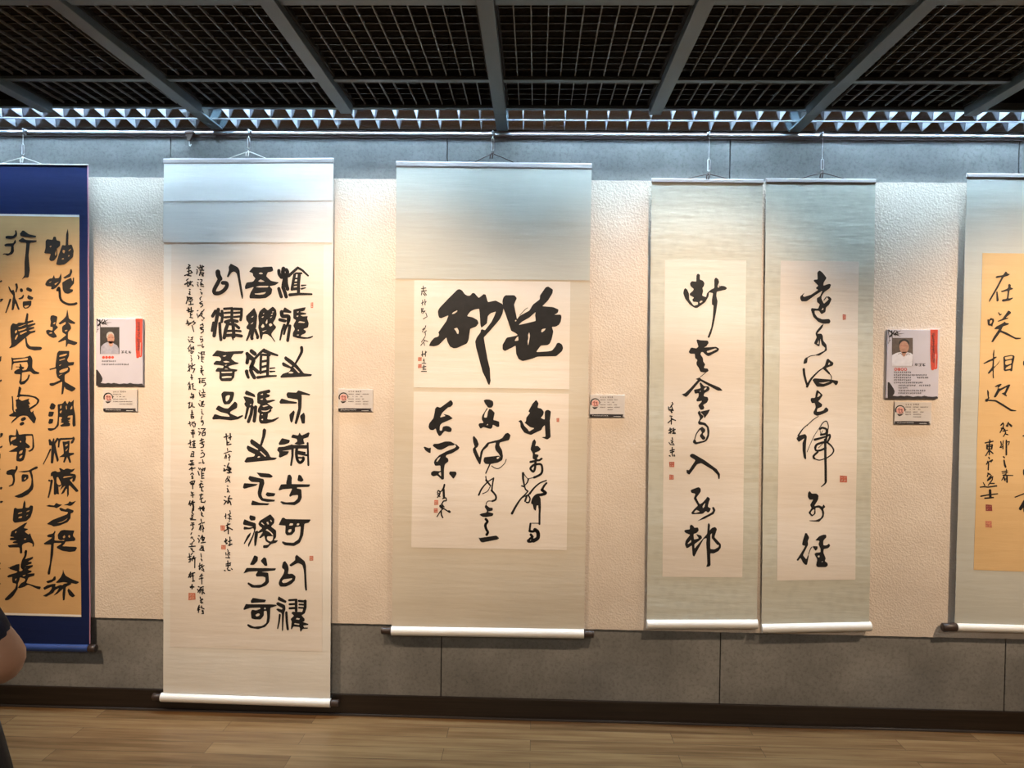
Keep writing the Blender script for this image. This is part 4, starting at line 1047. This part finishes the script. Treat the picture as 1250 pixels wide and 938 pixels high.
# --- tall white scroll
ap = rail_hook(303.5, 164, 168, 181.5, 'rail hook holding the tall white scroll')
t, wv = scroll('tallest white hanging scroll with three columns of heavy seal script, reaching the baseboard', [(200, 194.5), (407.3, 193.5), (403, 853), (199.3, 846)], 'mount_white', ((199.8, 197), (407.6, 196.4), 6.6), ((197, 851.3), (403.6, 858.4), 10.8), [((186.5, 850.8), (196.9, 851.3), 8.6), ((403.7, 858.4), (414, 858.6), 8.6)], 2.1)
cord('hanging_cord', ap, ((279, 192.8), (325, 192.8)), 'cord_white', t)
slab('head_panel', [(200.3, 199.5), (406.9, 199.3), (405, 296), (198.8, 296)], YS-.0018, .0009, wv, 'head_silk', t)
slab('head_band', [(200.2, 199.5), (407, 199.3), (405.8, 245), (199.4, 246)], YS-.0026, .0008, wv, 'head_band', t)
sh = slab('art_sheet', [(209.3, 298), (395.3, 297.5), (393.3, 796), (207.6, 790.3)], YS-.0010, .0006, wv, 'sheet_white', t)
lay('calligraphy', ink_bm(INK_B), YS-.0018, wv, 'ink', sh)
lay('inscription', ink_bm(INK_SB), YS-.0018, wv, 'ink', sh)
for k, (s, m) in enumerate((((230.5, 724, 238.7, 732.7), 'seal_faint'), ((269, 642, 274.5, 648), 'seal_faint'), ((270, 665.5, 275.3, 671), 'seal_faint'), ((379.5, 369.5, 382.5, 376), 'seal_red'), ((377.8, 679.2, 382.3, 684.8), 'seal_faint'))):
    seal(*s, YS-.0016, wv, m, sh, k+3)

# --- centre scroll with two sheets
ap = rail_hook(601.5, 165, 168.5, 184, 'rail hook holding the wide centre scroll')
t, wv = scroll('wide ivory hanging scroll in the centre with two huge ink characters', [(484, 196.8), (722.3, 199.8), (713, 768.5), (478.4, 764.5)], 'silk_ivory', ((483.8, 200.4), (722.5, 203.2), 7.0), ((478, 770.2), (712.6, 773.9), 11.3), [((465.6, 770), (477.9, 770.2), 8.8), ((712.7, 773.9), (724.8, 774.4), 8.8)], 3.3)
cord('hanging_cord', ap, ((579, 197.5), (629, 198.2)), 'cord_brown', t)
slab('head_panel', [(484.1, 204), (722.1, 206.5), (719.6, 342.2), (482.8, 340.2)], YS-.0016, .0007, wv, 'silk_grey', t)
s1 = slab('art_sheet', [(505.6, 342.4), (696.3, 344), (694.8, 475.2), (504.9, 473.2)], YS-.0010, .0006, wv, 'sheet_white', t)
s2 = slab('art_sheet', [(505, 478.5), (694.5, 481), (691.7, 672), (502, 668.6)], YS-.0010, .0006, wv, 'sheet_white', t)
lay('calligraphy', ink_bm(INK_C1), YS-.0018, wv, 'ink', s1); lay('inscription', ink_bm(INK_SC), YS-.0018, wv, 'ink', s1)
lay('calligraphy', ink_bm(INK_C2), YS-.0018, wv, 'ink', s2)
for k, (s, m) in enumerate((((510.3, 436.3, 514.6, 440.8), 'seal_faint'), ((510.3, 444.9, 514.6, 449.4), 'seal_red'))): seal(*s, YS-.0016, wv, m, s1, k+11)
for k, (s, m) in enumerate((((529.8, 611, 534.8, 616.8), 'seal_faint'), ((529.8, 620.8, 534.4, 626), 'seal_red'), ((679.4, 510.6, 682.4, 515.4), 'seal_red'))): seal(*s, YS-.0016, wv, m, s2, k+15)

# --- the pair of narrow scrolls
ap = rail_hook(866, 165.5, 194.5, 209, 'rail hook holding the left one of the narrow pair of scrolls')
t, wv = scroll('narrow sage hanging scroll, left one of the pair, with small signature column on its left', [(795.6, 218), (931.2, 219.5), (924, 757), (789.6, 757)], 'silk_sage', ((795.2, 220.5), (931.6, 221.8), 5.2), ((789.4, 762.2), (924.2, 762), 11.2), [], 4.9, amp=.0015)
cord('hanging_cord', ap, ((837, 217.8), (890, 217.8)), 'cord_brown', t)
sh = slab('art_sheet', [(811.8, 317.5), (911, 318.2), (906.4, 705.5), (808.6, 704.6)], YS-.0010, .0006, wv, 'sheet_white', t)
lay('calligraphy', ink_bm(INK_D1), YS-.0018, wv, 'ink', sh); lay('inscription', ink_bm(INK_SD), YS-.0018, wv, 'ink', sh)
for k, s in enumerate(((817, 564, 823.2, 570.3), (816.8, 579.8, 822.7, 586))): seal(*s, YS-.0016, wv, 'seal_red', sh, k+21)
ap = rail_hook(1004.5, 165.8, 194.5, 207.5, 'rail hook holding the right one of the narrow pair of scrolls')
t, wv = scroll('narrow sage hanging scroll, right one of the pair, with a red seal at its right', [(935.2, 218), (1068.6, 219), (1061, 761), (929.6, 762.5)], 'silk_sage', ((934.6, 220.6), (1068.9, 221.4), 5.2), ((929.5, 767.4), (1062.6, 764.8), 11.2), [], 6.4, amp=.0015)
cord('hanging_cord', ap, ((975, 217.8), (1032, 217.8)), 'cord_brown', t)
sh = slab('art_sheet', [(953, 318.5), (1048.3, 319.5), (1044, 708), (948.2, 709)], YS-.0010, .0006, wv, 'sheet_white', t)
lay('calligraphy', ink_bm(INK_D2), YS-.0018, wv, 'ink', sh)
for k, (s, m) in enumerate((((1029.2, 384, 1033, 390.6), 'seal_red'), ((1025.6, 581, 1034, 589), 'seal_red'))): seal(*s, YS-.0016, wv, m, sh, k+31)

# --- gold paper scroll at the right edge
ap = rail_hook(1278, 167, 185, 198, 'rail hook holding the gold paper scroll beyond the right edge')
t, wv = scroll('grey green hanging scroll with gold paper and slender ink writing, at right edge', [(1180.6, 213), (1377, 214.5), (1366, 768), (1165.3, 762.5)], 'silk_grey', ((1180, 214.4), (1377.4, 216), 5.4), ((1167.6, 765.8), (1366, 771), 9.6), [((1150.2, 766.2), (1167.5, 765.8), 10.6), ((1366.1, 771), (1383, 771.4), 10.6)], 8.2)
cord('hanging_cord', ap, ((1248, 212.8), (1308, 213.2)), 'cord_brown', t)
sh = slab('art_sheet', [(1199.6, 309), (1358, 310.5), (1349, 702), (1188.6, 696)], YS-.0010, .0006, wv, 'sheet_gold', t)
lay('calligraphy', ink_bm(INK_E), YS-.0018, wv, 'ink', sh)
for k, s in enumerate(((1203.2, 616.2, 1211, 624), (1202.6, 636.6, 1210.6, 644.4))): seal(*s, YS-.0016, wv, 'print_maroon' if k == 0 else 'seal_faint', sh, k+41)

# empty hook on the rail
p = at(231, 164, YS); t = thing('rail_hook', 'empty brown rail hook with nothing hanging from it, left of the tall white scroll', 'hook', (p.x, -.03, zr), 'hooks on the picture rail')
bm = bmesh.new(); z0, z1 = at(231, 160, YS).z, at(231, 163, YS).z
box(bm, p.x-.018, p.x+.018, -.038, -.0135, z1, z0, .0015)
A = [(-.016, at(0, 163, YS).z), (.016, at(0, 163, YS).z), (.004, at(0, 172, YS).z), (-.004, at(0, 172, YS).z)]
dz = z1-A[0][1]; V0 = [bm.verts.new((p.x+x, -.036, z+dz)) for x, z in A]; V1 = [bm.verts.new((p.x+x, -.029, z+dz)) for x, z in A]
bm.faces.new(V0); bm.faces.new(V1[::-1])
for i in range(4): bm.faces.new((V0[i], V1[i], V1[(i+1) % 4], V0[(i+1) % 4]))
bmesh.ops.recalc_face_normals(bm, faces=bm.faces[:]); link('bracket', bm, 'bracket_brown', t)
bm = bmesh.new(); zz = A[2][1]+dz; tube(bm, spline([(p.x, -.033, zz+.004), (p.x, -.033, zz-.014), (p.x+.002, -.034, zz-.021), (p.x+.007, -.036, zz-.020), (p.x+.008, -.036, zz-.014)], 5), .0016, 8); link('hook_end', bm, 'clip_white', t, True)

# ------------------------------------------------------------------ printed cards and posters on the plaster
def flat(name, bm, y, m, parent): return lay(name, bm, y, lambda x, z: 0, m, parent, 9)
def quad(bm, x0, y0, x1, y1): poly2(bm, [[(x0, y0), (x1, y0), (x1, y1), (x0, y1)]])
def glyphs(bm, x, y, n, s, gap, rd, wd):
    """rows of print too small to read: little crossed strokes"""
    for i in range(n):
        cx = x+i*(s+gap)
        for k in range(4):
            if k < 2: a, b = (cx+rd.uniform(0, .2)*s, y+s*(.2+.5*k+rd.uniform(-.1, .2))), (cx+s*rd.uniform(.75, 1), y+s*(.2+.5*k+rd.uniform(-.1, .2)))
            else: a, b = (cx+s*rd.uniform(.15, .85), y+s*rd.uniform(0, .3)), (cx+s*rd.uniform(.15, .85), y+s*rd.uniform(.7, 1))
            stroke2(bm, [a, b], wd, wd, False)
def board(name, q, y0, y1, m, parent):
    a, b = at(*q[0], y1), at(*q[1], y1); bm = bmesh.new(); box(bm, a.x, b.x, y1, y0, b.z, a.z, .0006); return link(name, bm, m, parent)
YW = -.0092
def caption(x0, y0, x1, y1, label, rows, seed):
    rd = random.Random(seed); c = at((x0+x1)/2, y1, YW)
    t = thing('caption_card', label, 'caption card', (c.x, YW, c.z), 'small caption cards on the plaster')
    board('card', ((x0, y0), (x1, y1)), YW, YW-.005, 'card_white', t); y = YW-.0054
    W, H = x1-x0, y1-y0; X = lambda u: x0+u*W; Z = lambda v: y0+v*H
    bm = bmesh.new(); poly2(bm, [[(X(.0), Z(.855)), (X(.25), Z(.845)), (X(.95), Z(.86)), (X(.965), Z(.9)), (X(.93), Z(.93)), (X(.98), Z(.965)), (X(.97), Z(.99)), (X(.02), Z(.99)), (X(.0), Z(.95))]])
    flat('footer_band', bm, y, 'print_black', t)
    bm = bmesh.new(); glyphs(bm, X(.06), Z(.885), 11, .042*W, .0, rd, .18); stroke2(bm, [(X(.68), Z(.955)), (X(.88), Z(.952))], .5, .5, False); flat('footer_text', bm, y-.0003, 'print_grey' if False else 'print_white', t)
    bm = bmesh.new(); arc = [(X(.15)+.128*W*math.cos(q), Z(.37)-.128*W*math.sin(q)) for q in [math.radians(d) for d in range(-10, 212, 14)]]
    stroke2(bm, arc, .9, 1.5, False); poly2(bm, [[(X(.06), Z(.53)), (X(.12), Z(.55)), (X(.23), Z(.535)), (X(.19), Z(.60)), (X(.13), Z(.635)), (X(.09), Z(.60))]])
    flat('logo', bm, y, 'print_black', t)
    bm = bmesh.new(); poly2(bm, [[(X(.15)+.105*W*math.cos(q), Z(.38)-.095*W*math.sin(q)) for q in [2*PI*i/18 for i in range(18)]]]); flat('logo_disc', bm, y, 'print_pink', t)
    bm = bmesh.new()
    for l in ([(.09, .34), (.13, .31), (.115, .40), (.14, .47)], [(.16, .35), (.20, .33), (.19, .42), (.22, .46)], [(.11, .50), (.17, .49), (.24, .50)]): stroke2(bm, [(X(u), Z(v)) for u, v in l], .75, .5, True)
    flat('logo_strokes', bm, y-.0003, 'print_maroon', t)
    bm = bmesh.new()
    for u in (.29, .355, .42): glyphs(bm, X(u), Z(.085), 1, .042*W, 0, rd, .3)
    for u in (.50, .56, .62): glyphs(bm, X(u), Z(.075), 1, .05*W, 0, rd, .38)
    for r, spans in enumerate(rows):
        for u, k in spans: glyphs(bm, X(u), Z(.205+.108*r), k, .030*W, .002*W, rd, .26)
    flat('caption_text', bm, y, 'print_grey', t)
    bm = bmesh.new()
    for r in range(6): stroke2(bm, [(X(.5+.05*(5-r) % .3+.2), Z(.29+.108*r)), (X(.93), Z(.29+.108*r))], .12, .12, False)
    flat('ruled_lines', bm, y+.0001, 'photo_grey', t)
    return t
L0 = [(.29, 5)]
caption(126, 475.3, 167.3, 502.8, 'small caption card under the left artist poster', [[(.29, 5), (.47, 2)], [(.29, 1), (.40, 1), (.47, 2), (.58, 2)], [(.29, 5), (.47, 4), (.63, 2)], [(.29, 5), (.47, 6), (.67, 6)], [(.47, 6), (.67, 6)]], 5)
caption(413, 475, 455, 502.8, 'small caption card between the tall white scroll and the wide centre scroll', [[(.29, 5), (.5, 4), (.7, 6)], [(.29, 1), (.41, 1), (.5, 2), (.64, 2)], [(.29, 5), (.5, 4), (.69, 2)], [(.29, 5), (.5, 5), (.71, 5)], [(.5, 5), (.71, 5)]], 6)
caption(720.3, 482, 762.5, 510, 'small caption card between the wide centre scroll and the narrow pair', [[(.29, 5), (.5, 5), (.7, 3)], [(.29, 1), (.41, 1), (.5, 2), (.64, 2)], [(.29, 5), (.5, 4), (.69, 3)], [(.29, 5), (.5, 5), (.7, 5)], [(.5, 5)]], 7)
caption(1092.3, 490.8, 1136.6, 518.5, 'small caption card under the right artist poster', [[(.29, 5), (.5, 5), (.7, 7)], [(.29, 1), (.41, 1), (.5, 2), (.64, 2)], [(.29, 5), (.5, 4), (.7, 3)], [(.29, 5), (.5, 7)], [(.5, 7)]], 8)

def poster(x0, y0, x1, y1, label, kind, seed):
    rd = random.Random(seed); c = at((x0+x1)/2, y1, YW); W, H = x1-x0, y1-y0
    X = lambda u: x0+u*W; Z = lambda v: y0+v*H; P = lambda L: [(X(u), Z(v)) for u, v in L]
    t = thing('artist_poster', label, 'poster', (c.x, YW, c.z), 'artist posters on the plaster')
    board('panel', ((x0, y0), (x1, y1)), YW, YW-.010, 'poster_white', t); y = YW-.0105
    # ink landscape along the foot, bamboo leaves in the corner
    bm = bmesh.new()
    poly2(bm, [P([(0, .76), (.03, .76), (.08, .81), (.115, .85), (.14, .89), (.13, .93), (.10, .955), (.2, .965), (.26, .955), (.33, .965), (.38, .955), (.44, .962), (.5, .972), (.6, .962), (.67, .968), (.73, .955), (.8, .968), (.9, .972), (.97, .965), (1, .975), (1, .998), (0, .998)])])
    flat('ink_landscape', bm, y, 'print_black', t)
    bm = bmesh.new()
    for a, b, w0, w1 in (((.02, .01), (.16, .09), 1.8, .6), ((.05, .10), (.15, .01), 2.2, .8), ((.14, .06), (.26, .015), 1.8, .3), ((.15, .07), (.33, .055), 1.3, .2), ((.16, .07), (.26, .10), 1.3, .2), ((.08, .02), (.09, .12), 1.6, .8), ((.02, .03), (.03, .16), 1.0, .4), ((.02, .17), (.07, .15), .8, .3), ((.01, .2), (.03, .18), .7, .3), ((.18, .02), (.22, .09), 1.2, .3)):
        stroke2(bm, P([a, b]), w0, w1, False)
    flat('bamboo_leaves', bm, y, 'print_black', t)
    # red title ribbon
    bm = bmesh.new(); poly2(bm, [P([(.845, .0), (.998, .0), (.995, .12), (.99, .25), (.995, .40), (.985, .56), (.955, .575), (.93, .57), (.90, .59), (.865, .58), (.85, .45), (.845, .28), (.85, .1)])]); rb = flat('title_ribbon', bm, y, 'print_red', t)
    bm = bmesh.new()
    for i in range(9): glyphs(bm, X(.872), Z(.045+.048*i), 1, .075*W, 0, rd, .62)
    flat('title_text', bm, y-.0003, 'print_maroon', rb)
    bm = bmesh.new(); stroke2(bm, P([(.955, .36), (.945, .45), (.95, .55)]), 1.1, .5, False); flat('worn_streak', bm, y-.0003, 'print_pink', rb)
    # portrait photograph
    fx0, fx1, fy0, fy1 = (.085, .50, .125, .525) if kind == 0 else (.085, .50, .12, .525)
    bm = bmesh.new(); quad(bm, X(fx0), Z(fy0), X(fx1), Z(fy1)); ph = flat('portrait_photo', bm, y, 'photo_back' if kind else 'photo_dark', t)
    U = lambda L: [(X(fx0+(fx1-fx0)*u), Z(fy0+(fy1-fy0)*v)) for u, v in L]
    el = lambda cx, cy, rx, ry, k=16: U([(cx+rx*math.cos(2*PI*i/k), cy+ry*math.sin(2*PI*i/k)) for i in range(k)])
    if kind == 0:
        bm = bmesh.new(); poly2(bm, [U([(.03, 1), (.06, .72), (.2, .62), (.4, .55), (.62, .58), (.88, .68), (.97, .8), (.98, 1)])]); flat('portrait_shirt', bm, y-.0003, 'photo_shirt', ph)
        bm = bmesh.new(); poly2(bm, [el(.53, .33, .20, .16)]); flat('portrait_hair', bm, y-.0003, 'photo_grey', ph)
        bm = bmesh.new(); poly2(bm, [el(.56, .43, .18, .19)]); poly2(bm, [U([(.42, .52), (.7, .52), (.66, .68), (.56, .74), (.46, .66)])]); flat('portrait_face', bm, y-.0006, 'photo_skin', ph)
        bm = bmesh.new(); stroke2(bm, U([(.44, .40), (.53, .40)]), .5, .5, False); stroke2(bm, U([(.60, .40), (.69, .40)]), .5, .5, False); stroke2(bm, U([(.50, .53), (.58, .55), (.66, .52)]), .25, .25, True); flat('portrait_features', bm, y-.0009, 'print_maroon', ph)
    else:
        bm = bmesh.new(); poly2(bm, [U([(0, 1), (0, .62), (.2, .54), (.42, .5), (.7, .5), (.9, .54), (1, .6), (.98, .9), (.96, 1)])]); flat('portrait_shirt', bm, y-.0003, 'photo_white', ph)
        bm = bmesh.new(); poly2(bm, [el(.58, .19, .25, .15)]); flat('portrait_hair', bm, y-.0003, 'photo_hair', ph)
        bm = bmesh.new(); poly2(bm, [el(.58, .33, .23, .22)]); poly2(bm, [U([(.44, .5), (.72, .5), (.66, .6), (.58, .68), (.5, .62)])]); flat('portrait_face', bm, y-.0006, 'photo_skin', ph)
        bm = bmesh.new()
        for L in ([(.42, .29), (.53, .29)], [(.62, .29), (.74, .29)], [(.53, .29), (.62, .29)]): stroke2(bm, U(L), .4, .4, False)
        stroke2(bm, U([(.50, .44), (.58, .46), (.67, .43)]), .25, .25, True); flat('portrait_features', bm, y-.0009, 'print_maroon', ph)
        bm = bmesh.new()
        for L in ([(.30, .58), (.42, .55), (.5, .62)], [(.68, .62), (.76, .56), (.86, .6)]): stroke2(bm, U(L), .6, .4, False)
        flat('portrait_collar', bm, y-.0006, 'photo_dark', ph)
    bm = bmesh.new(); glyphs(bm, X(.535), Z(.475 if kind == 0 else .485), 3, .065*W, .012*W, rd, .52); flat('artist_name', bm, y, 'print_black', t)
    bm = bmesh.new()
    for i in range(4):
        cx, cy = X(.16+.065*i), Z(.575); n = 14; R = .030*W
        o = [(cx+R*math.cos(2*PI*k/n), cy+R*math.sin(2*PI*k/n)) for k in range(n)]; h = [(cx+R*.55*math.cos(2*PI*k/n), cy+R*.55*math.sin(2*PI*k/n)) for k in range(n)]
        poly2(bm, [o, h] if kind else [o])
        if kind and i == 1: stroke2(bm, [(cx-R*.4, cy), (cx+R*.4, cy)], .6, .6, False); stroke2(bm, [(cx, cy-R), (cx, cy+R)], .5, .5, False)
    flat('heading_dots', bm, y, 'print_red', t)
    bm = bmesh.new(); rows = ([(.12, .62, 8), (.12, .668, 15)] if kind == 0 else [(.12, .605, 9), (.12, .645, 17), (.12, .682, 9), (.58, .682, 6), (.12, .718, 9), (.12, .755, 15), (.21, .795, 9), (.62, .795, 6), (.21, .83, 5), (.21, .87, 14), (.21, .907, 12)])
    for u, v, k in rows: glyphs(bm, X(u), Z(v), k, .034*W if kind == 0 else .034*W, .005*W, rd, .34)
    flat('biography_text', bm, y, 'print_black', t)
poster(117.2, 389.2, 174.2, 471.3, 'artist poster with a portrait of a grey haired man, right of the navy scroll', 0, 3)
poster(1083.6, 402.5, 1145, 487, 'artist poster with portrait of a dark haired man in white shirt, left of gold scroll', 1, 9)

# ------------------------------------------------------------------ the visitor at the left edge
def skin(name, nodes, m, parent, sub=2, post=None):
    """nodes: key -> (point, radius, parent key); grown as one continuous surface"""
    ks = list(nodes); ix = {k: i for i, k in enumerate(ks)}
    me = bpy.data.meshes.new(name); me.from_pydata([nodes[k][0] for k in ks], [(ix[nodes[k][2]], ix[k]) for k in ks if nodes[k][2]], [])
    o = bpy.data.objects.new(name, me); COL.objects.link(o)
    o.modifiers.new('skin', 'SKIN').use_smooth_shade = True
    for i, k in enumerate(ks):
        r = nodes[k][1]; d = me.skin_vertices[0].data[i]
        d.radius = r if isinstance(r, tuple) else (r, r); d.use_root = nodes[k][2] is None
    sb = o.modifiers.new('sub', 'SUBSURF'); sb.levels = sb.render_levels = sub
    dg = bpy.context.evaluated_depsgraph_get(); me2 = bpy.data.meshes.new_from_object(o.evaluated_get(dg))
    o.modifiers.clear(); o.data = me2; me2.name = name; me2.materials.clear(); me2.materials.append(MATS[m])
    for p in me2.polygons: p.use_smooth = True
    bpy.data.meshes.remove(me)
    if parent is not None: child(o, parent)
    return o
Y0 = -2.13
E_ = at(0, 812, Y0); V3 = Vector
hip = V3((-.985, Y0, .90)); shc = V3((E_.x-.36, Y0-.01, 1.315))
N = {}
N['hip'] = (hip, (.115, .09), None)
N['waist'] = (V3((hip.x-.06, Y0, 1.04)), (.10, .08), 'hip'); N['chest'] = (V3((shc.x+.02, Y0, 1.20)), (.125, .09), 'waist')
N['neckb'] = (shc+V3((0, 0, .03)), (.07, .06), 'chest'); N['neck'] = (shc+V3((.0, .015, .085)), .048, 'neckb')
N['jaw'] = (shc+V3((.0, .045, .135)), (.060, .066), 'neck'); N['head'] = (shc+V3((0, .035, .205)), (.074, .086), 'jaw'); N['crown'] = (shc+V3((0, .025, .275)), (.058, .066), 'head')
N['shr'] = (shc+V3((.155, 0, -.015)), .048, 'neckb'); N['uar'] = ((shc+V3((.155, 0, -.015))).lerp(E_, .5), .039, 'shr')
N['elr'] = (E_, .047, 'uar')
wr = V3((E_.x-.13, Y0+.17, .985)); N['far'] = (E_.lerp(wr, .35), .043, 'elr'); N['wrr'] = (wr, (.026, .020), 'far')
pr = wr+V3((-.028, .052, -.03)); N['pmr'] = (pr, (.034, .016), 'wrr')
d = (pr-wr).normalized(); side = V3((.1, -.35, -.9)).normalized()
for k, (o_, L) in enumerate(((-.030, .062), (-.010, .072), (.010, .068), (.028, .052))):
    b = pr+d*.022-side*o_; N[f'f{k}a'] = (b, .0088, 'pmr'); N[f'f{k}b'] = (b+d*L*.55+V3((-.010, .002, -.004)), .0082, f'f{k}a'); N[f'f{k}c'] = (b+d*L*.8+V3((-.026, .0, -.010)), .0072, f'f{k}b')
N['tha'] = (wr.lerp(pr, .55)+V3((.0, -.024, -.012)), .0105, 'pmr'); N['thb'] = (N['tha'][0]+V3((-.024, -.010, -.026)), .0095, 'tha'); N['thc'] = (N['thb'][0]+V3((-.022, .008, -.012)), .008, 'thb')
N['shl'] = (shc+V3((-.155, 0, -.02)), .048, 'neckb'); ell = shc+V3((-.215, -.02, -.29)); N['ual'] = ((shc+V3((-.155, 0, -.02))).lerp(ell, .5), .043, 'shl'); N['ell'] = (ell, .038, 'ual')
wl = ell+V3((.0, .06, -.235)); N['fal'] = (ell.lerp(wl, .35), .037, 'ell'); N['wrl'] = (wl, (.024, .02), 'fal')
pl = wl+V3((.004, .016, -.06)); N['pml'] = (pl, (.018, .036), 'wrl'); d2 = V3((.01, .12, -1)).normalized()
for k, (o_, L) in enumerate(((-.030, .062), (-.010, .074), (.010, .070), (.028, .054))):
    b = pl+d2*.024+V3((0, -o_, 0)); N[f'g{k}a'] = (b, .0088, 'pml'); N[f'g{k}b'] = (b+d2*L*.55+V3((.004, .004, 0)), .0082, f'g{k}a'); N[f'g{k}c'] = (b+d2*L+V3((.014, .008, 0)), .0072, f'g{k}b')
N['gta'] = (wl.lerp(pl, .6)+V3((.004, .030, 0)), .0105, 'pml'); N['gtb'] = (N['gta'][0]+V3((.008, .018, -.028)), .0095, 'gta'); N['gtc'] = (N['gtb'][0]+V3((.006, .008, -.024)), .008, 'gtb')
for s, nm in ((1, 'r'), (-1, 'l')):
    a = hip+V3((.080*s-.026, 0, -.07)); kn = V3((hip.x+.095*s-.03*(s < 0), Y0+.01, .47)); an = V3((hip.x+.10*s-.06*(s < 0), Y0-.03, .085))
    N['th'+nm] = (a, .072, 'hip'); N['kn'+nm] = (kn, .056, 'th'+nm); N['ca'+nm] = (kn.lerp(an, .35)+V3((0, -.015, 0)), .052, 'kn'+nm); N['an'+nm] = (an, .034, 'ca'+nm); N['ft'+nm] = (V3((an.x+.02*s, an.y+.13, .035)), (.036, .022), 'an'+nm)
t = thing('person', 'person at the left edge in navy top and black trousers, bare bent elbow showing', 'person', (hip.x, Y0, 0))
body = skin('body', N, 'skin', t)
# nose, brows, eyes, mouth, ears on the head
hc = N['head'][0]; bm = bmesh.new()
tube(bm, spline([hc+V3((0, .082, .012)), hc+V3((0, .096, -.012)), hc+V3((0, .108, -.030)), hc+V3((0, .088, -.040))], 4), [.006]*4+[.009]*4+[.012]*4+[.007], 10)
link('nose', bm, 'skin', t, True)
for s in (-1, 1):
    bm = bmesh.new(); bmesh.ops.create_uvsphere(bm, u_segments=16, v_segments=10, radius=.0098)
    for v in bm.verts: v.co += hc+V3((.030*s, .073, .008))
    e = link('eye', bm, 'eye_white', t, True); bm = bmesh.new(); bmesh.ops.create_uvsphere(bm, u_segments=12, v_segments=8, radius=.0055)
    for v in bm.verts: v.co += hc+V3((.030*s, .0785, .008))
    link('iris', bm, 'iris', e, True)
    bm = bmesh.new(); tube(bm, spline([hc+V3((.015*s, .083, .026)), hc+V3((.032*s, .080, .031)), hc+V3((.048*s, .066, .026))], 4), .003, 8); link('eyebrow', bm, 'hair', t, True)
    bm = bmesh.new(); bmesh.ops.create_uvsphere(bm, u_segments=14, v_segments=10, radius=1)
    for v in bm.verts: v.co = hc+V3((.067*s+v.co.x*.009, .0+v.co.y*.017-.0, -.005+v.co.z*.030))
    link('ear', bm, 'skin', t, True)
bm = bmesh.new(); tube(bm, spline([hc+V3((-.024, .078, -.062)), hc+V3((0, .090, -.060)), hc+V3((.024, .078, -.062))], 5), [.003]+[.005]*9+[.003], 8); link('mouth', bm, 'lip', t, True)
# hair: a cap over the back and sides, open at the face
bm = bmesh.new(); bmesh.ops.create_uvsphere(bm, u_segments=40, v_segments=26, radius=1)
kill = [v for v in bm.verts if (v.co.y > .42 and v.co.z < .34) or v.co.z < -.62]
bmesh.ops.delete(bm, geom=kill, context='VERTS')
for v in bm.verts:
    q = v.co.copy(); k = 1+.03*noise.noise(q*9); v.co = hc+V3((q.x*.072*k, -.004+q.y*.084*k, .022+q.z*.088*k))
bmesh.ops.solidify(bm, geom=bm.faces[:], thickness=.008); link('hair', bm, 'hair', t, True)
# clothes: short sleeved top and loose trousers, cut off at their hems
def cut_hem(o, planes):
    bm = bmesh.new(); bm.from_mesh(o.data)
    for co, no in planes:
        r = bmesh.ops.bisect_plane(bm, geom=bm.verts[:]+bm.edges[:]+bm.faces[:], plane_co=co, plane_no=no, clear_outer=True)
    bm.to_mesh(o.data); bm.free()
top = {'lo2': (hip+V3((.01, 0, -.10)), (.145, .112), None), 'lo': (hip+V3((0, 0, -.01)), (.138, .108), 'lo2'), 'w': (N['waist'][0], (.128, .104), 'lo'), 'c': (N['chest'][0], (.152, .118), 'w'), 'n': (shc+V3((0, 0, .02)), (.088, .078), 'c'), 'n2': (shc+V3((0, .008, .075)), .056, 'n'),
       'sr': (N['shr'][0], .064, 'n'), 'ur': (N['uar'][0], .056, 'sr'), 'er': (N['shr'][0].lerp(E_, .78)+V3((0, 0, -.006)), .051, 'ur'), 'er2': (N['shr'][0].lerp(E_, .94)+V3((0, 0, -.008)), .052, 'er'), 
       'sl': (N['shl'][0], .064, 'n'), 'ul': (N['ual'][0], .056, 'sl'), 'el': (N['ual'][0].lerp(ell, .6), .056, 'ul')}
skin('navy_top', top, 'navy_cloth', t)
tr = {'h': (hip+V3((-.022, 0, -.06)), (.185, .12), None), 'wb': (hip+V3((-.026, 0, .05)), (.152, .124), 'h'), 'wb2': (hip+V3((-.050, 0, .15)), (.146, .122), 'wb')}
for s, nm in ((1, 'r'), (-1, 'l')):
    tr['t'+nm] = (N['th'+nm][0]+V3((.017*s, 0, -.08)), .112, 'h'); tr['k'+nm] = (N['kn'+nm][0], .090, 't'+nm); tr['a'+nm] = (N['an'+nm][0]+V3((0, .0, .02)), .078, 'k'+nm)
skin('black_trousers', tr, 'black_cloth', t)
for s, nm in ((1, 'r'), (-1, 'l')):
    a = N['an'+nm][0]; bm = bmesh.new(); bmesh.ops.create_uvsphere(bm, u_segments=24, v_segments=14, radius=1)
    for v in bm.verts:
        q = v.co; x = q.x*.046*(1-.18*max(0, -q.y)); v.co = V3((a.x+.012*s+x, a.y+.055+q.y*.135, max(0.0, .036+q.z*(.044 if q.y < .2 else .034))))
    link('shoe', bm, 'shoe_black', t, True)
